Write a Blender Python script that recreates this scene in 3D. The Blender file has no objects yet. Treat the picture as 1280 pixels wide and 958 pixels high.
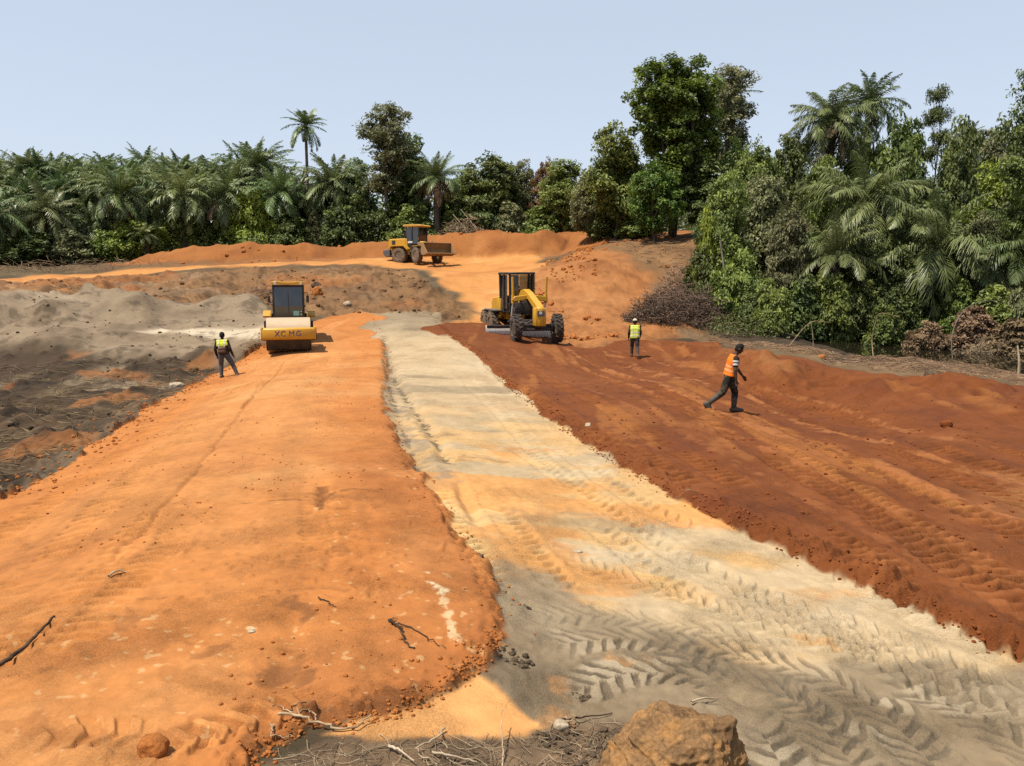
import bpy, bmesh, math, random
import numpy as np
from mathutils import Vector, Matrix, Euler

random.seed(7)
RNG = np.random.default_rng(7)
scn = bpy.context.scene
COL = scn.collection
PI = math.pi
R = math.radians

# ------------------------------------------------------------------ camera, sky, sun, exposure
CAM = np.array([0.0, 0.0, 3.5])
FPX = 1010.0                       # focal length in pixels of a 1280 wide frame
PITCH = math.atan(129.0 / FPX)
cam_data = bpy.data.cameras.new('camera')
cam_data.sensor_width = 36.0
cam_data.lens = 36.0 * FPX / 1280.0
cam_data.clip_start = 0.05
cam_data.clip_end = 3000.0
cam = bpy.data.objects.new('camera', cam_data)
cam.location = CAM
cam.rotation_euler = (PI / 2 - PITCH, 0, 0)
COL.objects.link(cam)
scn.camera = cam

SUN_EL = R(65)
SUN_AZ = R(-119)                   # compass style: 0 = +Y (ahead), negative = to the left
sun_dir = Vector((math.sin(SUN_AZ) * math.cos(SUN_EL), math.cos(SUN_AZ) * math.cos(SUN_EL), math.sin(SUN_EL)))
world = bpy.data.worlds.new('World')
scn.world = world
world.use_nodes = True
wn, wl = world.node_tree.nodes, world.node_tree.links
bg = wn['Background']
sky = wn.new('ShaderNodeTexSky')
sky.sky_type = 'NISHITA'
sky.sun_disc = False
sky.sun_elevation = SUN_EL
sky.sun_rotation = SUN_AZ % (2 * PI)
sky.air_density = 1.0
sky.dust_density = 0.5
sky.ozone_density = 1.0
sky.altitude = 0
hsv = wn.new('ShaderNodeHueSaturation')
hsv.inputs['Saturation'].default_value = 0.68
hsv.inputs['Value'].default_value = 1.0
wl.new(sky.outputs[0], hsv.inputs['Color'])
haze_mix = wn.new('ShaderNodeMixRGB')          # dry-season haze evens the sky out to a pale milky blue
haze_mix.inputs['Fac'].default_value = 0.62
haze_mix.inputs['Color2'].default_value = (4.9, 5.55, 6.6, 1)
wl.new(hsv.outputs[0], haze_mix.inputs['Color1'])
wl.new(haze_mix.outputs[0], bg.inputs[0])
bg.inputs[1].default_value = 0.088
sd_ = bpy.data.lights.new('sun', 'SUN')
sd_.energy = 5.0
sd_.angle = R(0.55)
sd_.color = (1.0, 0.915, 0.775)
sun = bpy.data.objects.new('sun', sd_)
sun.rotation_euler = (-sun_dir).to_track_quat('-Z', 'Y').to_euler()
sun.location = (-20, -10, 40)
COL.objects.link(sun)
scn.view_settings.view_transform = 'Standard'
scn.view_settings.look = 'None'
scn.view_settings.exposure = 0.68
scn.view_settings.gamma = 1.0
scn.view_settings.use_curve_mapping = False
scn.render.engine = 'CYCLES'
scn.cycles.max_bounces = 6
scn.cycles.diffuse_bounces = 3
scn.cycles.glossy_bounces = 3
scn.cycles.transmission_bounces = 4
scn.cycles.transparent_max_bounces = 8
scn.cycles.caustics_reflective = False
scn.cycles.caustics_refractive = False
scn.cycles.use_denoising = False

# ------------------------------------------------------------------ pixels -> rays
_cp, _sp = math.cos(PITCH), math.sin(PITCH)
def ray(px, py):
    xc = (np.asarray(px, float) - 640.0) / FPX
    yc = (479.0 - np.asarray(py, float)) / FPX
    return np.stack([xc, _cp + yc * _sp, -_sp + yc * _cp], -1)
def at_d(px, py, d):
    v = ray(px, py)
    return CAM + v * (d / v[..., 1])[..., None] if np.ndim(px) else CAM + v * (d / v[1])
def at_z(px, py, z):
    v = ray(px, py)
    return CAM + v * ((z - CAM[2]) / v[2])

# ------------------------------------------------------------------ noise
def _h(ix, iy, seed):
    with np.errstate(over='ignore'):
        h = ix.astype(np.int64).astype(np.uint32) * np.uint32(374761393) + iy.astype(np.int64).astype(np.uint32) * np.uint32(668265263) + np.uint32((seed * 2246822519) & 0xffffffff)
        h = (h ^ (h >> np.uint32(13))) * np.uint32(1274126177)
        h = h ^ (h >> np.uint32(16))
    return h.astype(np.float32) * np.float32(2.0 / 4294967295.0) - np.float32(1.0)
def vnoise(x, y, seed=0):
    xf, yf = np.floor(x), np.floor(y)
    fx, fy = (x - xf).astype(np.float32), (y - yf).astype(np.float32)
    fx = fx * fx * (3 - 2 * fx); fy = fy * fy * (3 - 2 * fy)
    a, b = _h(xf, yf, seed), _h(xf + 1, yf, seed)
    c, d = _h(xf, yf + 1, seed), _h(xf + 1, yf + 1, seed)
    return (a + (b - a) * fx) * (1 - fy) + (c + (d - c) * fx) * fy
def fbm(x, y, wl, octs=4, seed=0, gain=0.5, spacing=None):
    out = np.zeros(np.shape(x), np.float32); amp = 1.0
    ca, sa = math.cos(0.6), math.sin(0.6)
    px, py = x / wl, y / wl
    w = wl
    for o in range(octs):
        n = vnoise(px, py, seed + o * 17)
        if spacing is not None:
            n = n * np.clip((w / spacing - 1.6) / 2.0, 0, 1)
        out += amp * n
        px, py = (px * ca - py * sa) * 2.03 + 7.1, (px * sa + py * ca) * 2.03 + 3.7
        amp *= gain; w /= 2.03
    return out
def sstep(a, b, x):
    t = np.clip((x - a) / (b - a), 0, 1)
    return (t * t * (3 - 2 * t)).astype(np.float32) if hasattr(t, 'astype') else t * t * (3 - 2 * t)

# ------------------------------------------------------------------ terrain base: smooth surface through surveyed points
CTRL_Z = [  # px, py, height
 (100,950,.46),(300,950,.46),(500,950,.42),(0,800,.4),(150,800,.45),(300,800,.45),(500,800,.42),(590,780,.40),(-200,800,.1),(-300,900,.2),
 (50,680,.18),(150,650,.36),(300,650,.42),(450,650,.42),(540,650,.38),(0,640,.02),(200,560,.2),(300,550,.4),(400,550,.42),(480,550,.385),
 (270,500,.08),(330,480,.38),(420,480,.4),(468,480,.36),
 (0,610,-.25),(60,562,-.3),(0,520,-.35),(150,516,-.3),(0,475,-.25),(100,484,-.3),(200,474,-.25),(258,460,-.15),
 (-200,640,-.3),(-300,520,-.3),(-300,700,-.2),
 (700,800,.2),(900,800,.12),(1100,900,.06),(800,950,.12),(1280,950,.02),(1250,850,.02),(650,650,.26),(800,680,.12),(950,720,.08),
 (570,560,.28),(650,560,.16),(520,480,.30),(580,480,.2),(660,900,.2),(1500,1000,0),(1500,900,.0),
 (700,500,.25),(800,560,.2),(900,620,.16),(1000,560,.06),(1100,640,.1),(1200,700,.1),(1280,760,.1),(1100,560,.02),(1280,620,.02),(1200,560,.0),
 (1500,700,0),(1500,620,-.1),(850,445,-.12),(1000,490,-.1),(1100,515,-.1),(1280,545,-.1),
 (1150,428,-.9),(1280,442,-.9),(1040,424,-.8),(1400,450,-.9),(1000,418,-.6),(1085,433,-.55),(1200,446,-.6),(1100,415,-.9),
]
CTRL_D = [  # px, py, distance ahead
 (360,440,34.5),(420,440,34.5),(395,412,40),(440,396,44),(480,394,44.5),(530,394,45),
 (500,430,36),(560,430,35),(272,472,30.5),
 (0,440,34.5),(120,440,34.5),(230,432,36),
 (0,410,38),(100,406,39),(200,410,39.5),(300,412,39.5),(0,378,42.5),(60,374,43.5),(120,377,43.5),(200,380,44.5),(300,383,44.5),(330,388,44),
 (0,360,53),(150,360,53.5),(300,360,54.5),(420,368,51),(450,350,57.5),(550,350,57.5),(565,378,50),(588,396,46),(380,392,45),
 (0,349,58),(150,342,62),(300,333,66),(450,328,70),(525,328,71),(620,325,71.5),(700,317,74),
 (-200,352,58),(-300,400,42),(-300,340,72),
 (0,338,70),(100,334,73),(300,323,76),(600,318,77),
 (655,427,39),(600,402,44),(700,392,47),(620,370,52),(740,345,57.5),(690,345,57),(820,372,52.5),(800,400,46),(760,417,42.5),(740,334,60),(690,360,54),
 (793,451,36.5),(740,440,37.5),(870,420,43),(905,516,20.5),(900,405,46),
 (930,447,30),(1000,456,27.5),(1090,480,24.8),(1180,476,25),(1270,494,22.6),(1400,510,22),
 (960,432,36.8),(1050,446,35.5),(1130,450,35.5),(1200,461,32),(1280,472,29.3),(1400,490,28),
 (750,300,73),(850,294,71),(910,310,63),(640,305,80),
]
CTRL_W = [  # world X, Y, Z
 (-70,85,5.2),(-40,88,5.6),(-15,90,6.4),(5,90,7.2),(20,85,8.2),(-90,130,6.5),(-40,130,7),(0,130,8),(40,130,8.5),(90,130,8),
 (18,58,1.8),(22,54,.3),(30,52,.1),(40,56,.5),(20,72,6),(34,68,3.5),(50,70,3.2),(45,90,7),(60,60,1),(35,42,-.7),(45,45,-.3),
 (-300,400,8),(0,400,10),(300,400,8),(0,700,8),
]
_pts = [at_z(x, y, z) for x, y, z in CTRL_Z] + [at_d(x, y, d) for x, y, d in CTRL_D] + [np.array(w, float) for w in CTRL_W]
_pts = np.array(_pts)
def _uv(x, y):
    r = np.hypot(x, y)
    th = np.clip(np.arctan2(x, y), -0.95, 0.95)
    return th * 3.0, np.log(np.maximum(r, 3.0)) * 1.3
_U, _V = _uv(_pts[:, 0], _pts[:, 1])
def _phi(d2):
    return np.where(d2 > 1e-12, 0.5 * d2 * np.log(np.maximum(d2, 1e-12)), 0.0)
_n = len(_pts)
_A = np.zeros((_n + 3, _n + 3))
_A[:_n, :_n] = _phi((_U[:, None] - _U) ** 2 + (_V[:, None] - _V) ** 2) + np.eye(_n) * 0.0015
_A[:_n, _n] = 1; _A[:_n, _n + 1] = _U; _A[:_n, _n + 2] = _V
_A[_n:, :_n] = _A[:_n, _n:].T
_W = np.linalg.solve(_A, np.concatenate([_pts[:, 2], [0, 0, 0]]))
def tps(x, y):
    u, v = _uv(np.asarray(x, float), np.asarray(y, float))
    sh = u.shape; u = u.ravel(); v = v.ravel()
    out = np.empty(len(u))
    for i in range(0, len(u), 20000):
        a, b = u[i:i + 20000], v[i:i + 20000]
        out[i:i + 20000] = _phi((a[:, None] - _U) ** 2 + (b[:, None] - _V) ** 2) @ _W[:_n] + _W[_n] + _W[_n + 1] * a + _W[_n + 2] * b
    return out.reshape(sh)
# cached on a polar grid
_TH = np.linspace(-0.96, 0.96, 261); _LR = np.linspace(math.log(3.0), math.log(720), 320)
_GZ = tps(np.exp(_LR)[:, None] * np.sin(_TH)[None], np.exp(_LR)[:, None] * np.cos(_TH)[None])
def base_z(x, y):
    th = np.clip(np.arctan2(x, y), -0.9599, 0.9599); lr = np.clip(np.log(np.maximum(np.hypot(x, y), 3.0)), _LR[0], _LR[-1] - 1e-6)
    a = (th - _TH[0]) / (_TH[1] - _TH[0]); b = (lr - _LR[0]) / (_LR[1] - _LR[0])
    i, j = np.floor(b).astype(int), np.floor(a).astype(int)
    fa, fb = a - j, b - i
    return (_GZ[i, j] * (1 - fa) + _GZ[i, j + 1] * fa) * (1 - fb) + (_GZ[i + 1, j] * (1 - fa) + _GZ[i + 1, j + 1] * fa) * fb
def hit(px, py, dmax=140.0):
    """first point where the ray through a pixel meets the smooth terrain"""
    v = ray(px, py); t = np.exp(np.linspace(math.log(1.2), math.log(dmax), 1500))
    p = CAM + v[None] * t[:, None]
    below = p[:, 2] < base_z(p[:, 0], p[:, 1])
    k = int(np.argmax(below)) if below.any() else len(t) - 1
    return p[k]
def hits(lst):
    return np.array([hit(x, y)[:2] for x, y in lst])

# ------------------------------------------------------------------ polylines and polygons on the ground
def smooth_line(p, n=8):
    p = np.asarray(p, float); q = np.vstack([2 * p[0] - p[1], p, 2 * p[-1] - p[-2]]); out = []
    for i in range(1, len(q) - 2):
        for t in np.linspace(0, 1, n, endpoint=False):
            a, b, c, d = q[i - 1:i + 3]
            out.append(0.5 * (2 * b + (c - a) * t + (2 * a - 5 * b + 4 * c - d) * t * t + (3 * b - a - 3 * c + d) * t ** 3))
    out.append(p[-1]); return np.array(out)
def line_st(x, y, poly):
    """distance along, signed distance across (right of travel positive) and unsigned distance to a polyline"""
    best = np.full(x.shape, 1e9, np.float32); s = np.zeros(x.shape, np.float32); sg = np.zeros(x.shape, np.float32)
    acc = 0.0
    for a, b in zip(poly[:-1], poly[1:]):
        e = b - a; L = math.hypot(*e)
        if L < 1e-6: continue
        t = np.clip(((x - a[0]) * e[0] + (y - a[1]) * e[1]) / (L * L), 0, 1)
        dx, dy = x - a[0] - t * e[0], y - a[1] - t * e[1]
        d = np.hypot(dx, dy)
        m = d < best
        best = np.where(m, d, best); s = np.where(m, acc + t * L, s)
        sg = np.where(m, np.where((e[1] * dx - e[0] * dy) > 0, d, -d), sg)
        acc += L
    return s, sg, best, acc
def poly_sd(x, y, poly):
    """signed distance to a polygon outline, positive inside"""
    ins = np.zeros(x.shape, bool); best = np.full(x.shape, 1e9, np.float32)
    for a, b in zip(poly, np.roll(poly, -1, 0)):
        e = b - a; L2 = e[0] ** 2 + e[1] ** 2
        if L2 < 1e-9: continue
        t = np.clip(((x - a[0]) * e[0] + (y - a[1]) * e[1]) / L2, 0, 1)
        best = np.minimum(best, np.hypot(x - a[0] - t * e[0], y - a[1] - t * e[1]))
        c = (a[1] > y) != (b[1] > y)
        if abs(b[1] - a[1]) > 1e-9:
            ins ^= c & (x < (b[0] - a[0]) * (y - a[1]) / (b[1] - a[1]) + a[0])
    return np.where(ins, best, -best).astype(np.float32)

# ------------------------------------------------------------------ terrain zones (outlines surveyed on the ground)
LANE = hits([(-500,900),(-200,720),(0,628),(60,595),(130,547),(200,503),(262,470),(300,452),(326,436),(352,412),(385,403),(420,393),(455,390),(466,400),(478,425),(487,452),(481,480),(490,520),(502,562),(540,618),(578,672),(615,720),(633,765),(625,800),(600,835),(580,850),(545,868),(520,885),(480,895),(440,905),(380,915),(330,940),(290,1000),(250,1200),(-900,1200)])
RED = hits([(546,407),(575,430),(600,447),(640,487),(685,522),(735,556),(800,598),(880,640),(960,680),(1050,720),(1150,768),(1220,803),(1280,832),(1450,915),(1700,1050),(2200,900),(2000,600),(1500,545),(1280,488),(1200,472),(1130,474),(1050,463),(960,446),(880,428),(830,421),(790,425),(750,437),(700,426),(640,411),(600,404)])
STRIP = hits([(455,391),(532,391),(552,405),(640,436),(980,640),(1400,800),(1900,1000),(1900,1400),(690,1400),(690,935),(675,915),(592,838),(590,790),(515,640),(458,545),(450,460)])
BRIGHT = hits([(592,841),(560,862),(520,885),(440,906),(405,925),(480,932),(560,924),(640,922),(684,914),(645,888)])
DEBRIS = hits([(322,962),(420,928),(520,931),(640,921),(690,912),(770,900),(820,960),(800,1400),(200,1400)])
GREY = hits([(-500,760),(-200,715),(0,626),(60,593),(130,545),(200,501),(262,468),(300,450),(326,434),(350,404),(338,386),(300,381),(200,378),(120,375),(60,372),(0,376),(-300,392),(-600,420)])
DARK = hits([(-500,800),(-200,715),(0,626),(130,545),(205,500),(280,462),(262,440),(200,450),(120,448),(0,442),(-300,450),(-600,470)])
BROWN = hits([(-400,356),(0,352),(150,346),(300,338),(450,332),(505,338),(560,372),(588,396),(545,404),(530,393),(455,391),(380,398),(336,386),(0,376),(-300,392)])
TRACKB = hits([(455,329),(520,321),(600,318),(690,318),(668,338),(650,372),(640,408),(560,406),(588,396),(572,360),(520,337)])
HILL = hits([(642,405),(655,345),(695,326),(735,313),(780,324),(812,347),(832,380),(880,415),(900,428),(790,424),(750,436),(700,424)])
PALE = hits([(165,418),(220,410),(320,414),(345,420),(330,432),(250,426)])
FLOOR = hits([(690,316),(745,300),(870,300),(880,350),(860,395),(830,378),(812,345),(780,322),(738,311)])
BANK = hits([(840,405),(900,420),(960,436),(1050,452),(1130,455),(1200,463),(1280,470),(1600,500),(1600,540),(1280,484),(1200,470),(1130,472),(1050,461),(960,443),(880,426)])
TRACK_LINE = smooth_line(hits([(-300,366),(0,350),(100,345),(200,339),(300,333),(450,327.5),(560,326)]), 4)
BERM_LINE = smooth_line(hits([(168,331),(200,328),(260,325),(330,323),(400,322),(460,321),(520,320),(600,319),(660,316),(715,308),(750,302)]), 4)
BERM_H = (np.array([0, .06, .12, .3, .42, .5, .58, .66, .78, .88, 1.0]), np.array([.1, .9, 1.35, 1.6, 1.35, 1.9, 2.2, 2.1, 1.9, 1.3, .2]))
BASIN = np.array([at_z(a, b, -.12)[:2] for a, b in [(948,420),(1000,428),(1050,436),(1100,442),(1200,450),(1290,459),(1600,480),(1700,420),(1280,409),(1100,407),(960,410)]])
HEAPS = [(30,390,41,.5,4.2), (118,392,42,.45,3.8), (-60,400,40,.6,4.5), (215,396,43,.4,3.6), (300,392,43.5,.5,3.2), (70,425,36.5,.3,3.2), (262,436,34.5,.5,1.5), (20,330,84,.6,6)]
WATER_Z = -0.12

# wheel and roller tracks: outline pixels, width, depth, cleat spacing, chevron slope
def trk(px, w, dep, per, slope=0.6, grey=0.0): return (smooth_line(hits(px), 6), w, dep, per, slope, grey)
TRACKS = [
 trk([(-60,800),(40,720),(130,632),(230,540),(330,455)], .55, .035, .26, .3),
 trk([(-100,900),(20,800),(110,722),(200,640)], .5, .03, .24, .35),
 trk([(60,830),(150,745),(195,700),(230,660)], .5, .028, .2, .25),
 trk([(-40,700),(90,610),(180,545),(262,485)], .5, .035, .26, .3),
 trk([(392,600),(396,660),(392,715)], .45, .022, .16, .1),
 trk([(424,610),(432,670),(430,720)], .4, .018, .16, .1),
 trk([(150,950),(230,935),(330,905),(420,885)], .45, .04, .2, .5),
 trk([(10,935),(110,920),(200,930)], .45, .035, .2, .5),
 trk([(548,610),(580,670),(612,720),(622,760)], .4, .04, .2, .2),
 # sand strip, long runs
 trk([(600,590),(640,660),(690,720),(735,745)], .5, .035, .2, .5),
 trk([(650,560),(760,640),(900,720),(1050,775),(1300,870)], .5, .03, .24, .7),
 trk([(700,560),(820,640),(980,700),(1120,755),(1300,840)], .5, .035, .26, .7),
 trk([(735,650),(860,745),(1000,800),(1150,850),(1320,905)], .5, .03, .24, .7),
 trk([(580,470),(640,530),(740,620),(860,690)], .5, .02, .26, .6),
 # wet grey mud in the foreground: deep cleats
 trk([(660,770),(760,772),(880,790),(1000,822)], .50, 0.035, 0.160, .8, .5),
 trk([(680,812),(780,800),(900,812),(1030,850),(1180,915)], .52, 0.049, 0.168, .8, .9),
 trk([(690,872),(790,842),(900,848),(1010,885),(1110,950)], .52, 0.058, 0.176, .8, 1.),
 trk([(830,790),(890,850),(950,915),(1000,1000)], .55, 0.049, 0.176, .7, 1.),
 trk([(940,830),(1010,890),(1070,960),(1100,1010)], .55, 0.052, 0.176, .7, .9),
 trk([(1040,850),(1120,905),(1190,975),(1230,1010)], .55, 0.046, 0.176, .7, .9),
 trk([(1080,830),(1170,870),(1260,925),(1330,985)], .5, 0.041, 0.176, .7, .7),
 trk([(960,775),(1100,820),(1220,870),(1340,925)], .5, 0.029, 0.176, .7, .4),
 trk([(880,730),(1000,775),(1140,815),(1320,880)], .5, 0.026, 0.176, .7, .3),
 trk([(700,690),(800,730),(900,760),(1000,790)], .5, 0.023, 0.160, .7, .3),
 # red lane
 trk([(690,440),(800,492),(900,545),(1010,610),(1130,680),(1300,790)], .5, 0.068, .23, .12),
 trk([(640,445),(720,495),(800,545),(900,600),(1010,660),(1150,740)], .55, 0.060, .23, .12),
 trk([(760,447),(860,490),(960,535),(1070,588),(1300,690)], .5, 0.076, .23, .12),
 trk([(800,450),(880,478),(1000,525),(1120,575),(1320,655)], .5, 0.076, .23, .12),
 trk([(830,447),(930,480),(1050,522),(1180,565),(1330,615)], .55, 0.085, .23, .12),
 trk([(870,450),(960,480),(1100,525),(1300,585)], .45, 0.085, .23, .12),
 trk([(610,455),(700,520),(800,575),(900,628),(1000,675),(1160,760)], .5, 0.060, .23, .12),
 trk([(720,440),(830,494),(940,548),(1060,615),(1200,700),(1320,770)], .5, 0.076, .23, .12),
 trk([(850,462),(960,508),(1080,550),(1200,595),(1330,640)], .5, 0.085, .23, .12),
]
# plain ruts and cracks: outline pixels, width, depth
def rut(px, w, dep): return (smooth_line(hits(px), 6), w, dep)
RUTS = [
 rut([(-20,850),(40,800),(72,770)], .06, .05), rut([(110,722),(150,690),(190,650),(260,570),(340,468)], .05, .04),
 rut([(300,512),(330,482),(356,452)], .05, .07), rut([(368,760),(366,800),(358,850),(352,880)], .16, .05),
 rut([(400,610),(404,640)], .1, .05), rut([(300,632),(340,625),(400,624),(470,628)], .07, .03),
 rut([(482,420),(484,450),(500,480),(525,520),(548,552),(562,580)], .16, .12), rut([(484,452),(494,500),(510,545),(524,590)], .28, .14),
 rut([(570,600),(585,630),(595,660)], .1, .08), rut([(600,690),(640,740),(690,770)], .1, .03),
 rut([(860,880),(915,868),(960,900)], .1, .04), rut([(1040,850),(1150,870),(1280,900)], .12, .05),
 rut([(780,445),(880,492),(1000,545),(1150,612),(1320,690)], .12, -.035), rut([(740,444),(840,497),(950,553),(1080,625),(1250,722)], .10, -.03), rut([(820,448),(930,492),(1060,538),(1190,582),(1320,625)], .14, -.05), rut([(590,452),(680,520),(790,583),(900,640)], .2, .03),
 rut([(700,430),(790,470),(900,520),(1050,590),(1300,700)], .3, .03), rut([(850,470),(960,508),(1100,552),(1300,620)], .6, .07),
]

STREAKS = [  # chalky spills, grey channels, pale ridges, dark ruts, cracks and stains: outline pixels, half width, soil colour, strength
 ([(540,738),(548,742),(553,750)], .055, (.72, .58, .36), .95), ([(553,755),(560,775),(568,800),(580,828),(588,840)], .035, (.70, .50, .28), .75), ([(524,722),(535,724)], .03, (.7, .52, .3), .7),
 ([(570,838),(590,844),(600,848)], .06, (.70, .50, .28), .7), ([(312,790),(320,792)], .035, (.72, .52, .3), .8),
 ([(500,500),(520,540),(545,575),(560,600)], .17, (.27, .215, .15), .7), ([(484,455),(490,500),(510,545)], .12, (.30, .24, .175), .55), ([(482,420),(486,450)], .12, (.32, .26, .19), .5), ([(480,425),(486,455),(505,490),(530,528),(550,560),(562,585)], .06, (.15, .115, .075), .9), ([(478,450),(492,500),(508,545),(522,590)], .06, (.15, .115, .075), .85),
 ([(700,432),(800,478),(900,520),(1040,572),(1160,620),(1300,672)], .17, (.36, .135, .045), .8), ([(690,440),(780,482),(880,530),(1000,590),(1100,640),(1300,745)], .10, (.33, .12, .04), .7), ([(760,440),(860,478),(960,512),(1080,552),(1290,615)], .26, (.35, .135, .046), .75),
 ([(850,472),(960,507),(1100,547),(1300,602)], .30, (.135, .042, .014), .75), ([(640,440),(740,492),(860,553),(980,618),(1140,705),(1300,800)], .08, (.30, .105, .035), .6), ([(610,452),(700,508),(820,575),(950,650),(1100,735)], .12, (.145, .045, .015), .6),
 ([(730,438),(840,487),(960,540),(1090,598),(1300,700)], .10, (.15, .047, .016), .6), ([(800,440),(900,472),(1020,508),(1150,545),(1300,580)], .12, (.34, .13, .044), .6), ([(670,438),(770,488),(880,545),(1000,607),(1150,690),(1310,780)], .14, (.15, .047, .016), .55),
 ([(368,760),(366,800),(358,850),(352,880)], .14, (.25, .10, .035), .8), ([(240,815),(262,818)], .10, (.30, .12, .04), .7), ([(75,800),(110,815)], .12, (.30, .125, .042), .6), ([(130,775),(160,780)], .09, (.30, .125, .042), .6),
 ([(330,625),(400,622),(470,630)], .10, (.33, .135, .045), .6), ([(300,632),(345,628),(400,630),(425,624)], .03, (.24, .10, .035), .8), ([(398,622),(404,612),(400,640)], .05, (.2, .08, .03), .9), ([(410,622),(440,616),(475,620)], .03, (.24, .10, .035), .8), ([(260,560),(330,556),(400,562)], .03, (.3, .12, .04), .6), ([(340,745),(400,742),(455,748)], .03, (.3, .12, .04), .6), ([(180,752),(250,748),(300,752)], .03, (.28, .115, .04), .6), ([(385,650),(392,715)], .2, (.38, .15, .045), .5), ([(424,640),(430,715)], .12, (.33, .13, .04), .6), ([(404,612),(402,640)], .07, (.28, .11, .035), .8), ([(0,860),(20,845),(40,838)], .12, (.3, .12, .04), .6),
 ([(580,575),(600,572),(625,578)], .16, (.36, .20, .085), .7), ([(700,602),(760,606),(800,612)], .2, (.34, .26, .16), .6), ([(760,655),(800,660)], .2, (.36, .28, .18), .6), ([(800,612),(850,620)], .15, (.33, .27, .19), .6),
 ([(770,820),(800,826)], .10, (.58, .30, .11), .6), ([(668,880),(690,905),(700,850)], .10, (.46, .24, .10), .7), ([(1010,800),(1040,806)], .14, (.58, .32, .12), .6),
 ([(210,850),(300,880),(380,890)], .10, (.36, .14, .04), .5), ([(10,910),(120,925),(230,925)], .10, (.34, .13, .04), .6), ([(500,880),(440,895),(380,900)], .07, (.26, .10, .035), .8),
]
# ------------------------------------------------------------------ the ground mesh: rings around the viewpoint, finer where it is near
th = np.concatenate([np.radians(np.arange(-180, -41, 4.0)), np.radians(np.linspace(-38.5, 38.5, 905)), np.radians(np.arange(41, 180, 4.0))])
rr = np.concatenate([np.geomspace(.5, 3.4, 40, endpoint=False), np.geomspace(3.4, 46, 1000, endpoint=False), np.geomspace(46, 112, 150, endpoint=False), np.geomspace(112, 262, 16)])
NT, NR = len(th), len(rr)
GX = (rr[:, None] * np.sin(th)[None]).astype(np.float32)
GY = (rr[:, None] * np.cos(th)[None]).astype(np.float32)
x, y = GX.ravel(), GY.ravel()
rad = np.hypot(x, y)
spc = np.maximum(0.0026 * rad, .009) * 1.25
LERP = lambda a, b, t: a + (np.asarray(b, np.float32) - a) * t[:, None]
C3 = lambda *c: np.tile(np.array(c, np.float32), (len(x), 1))

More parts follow.
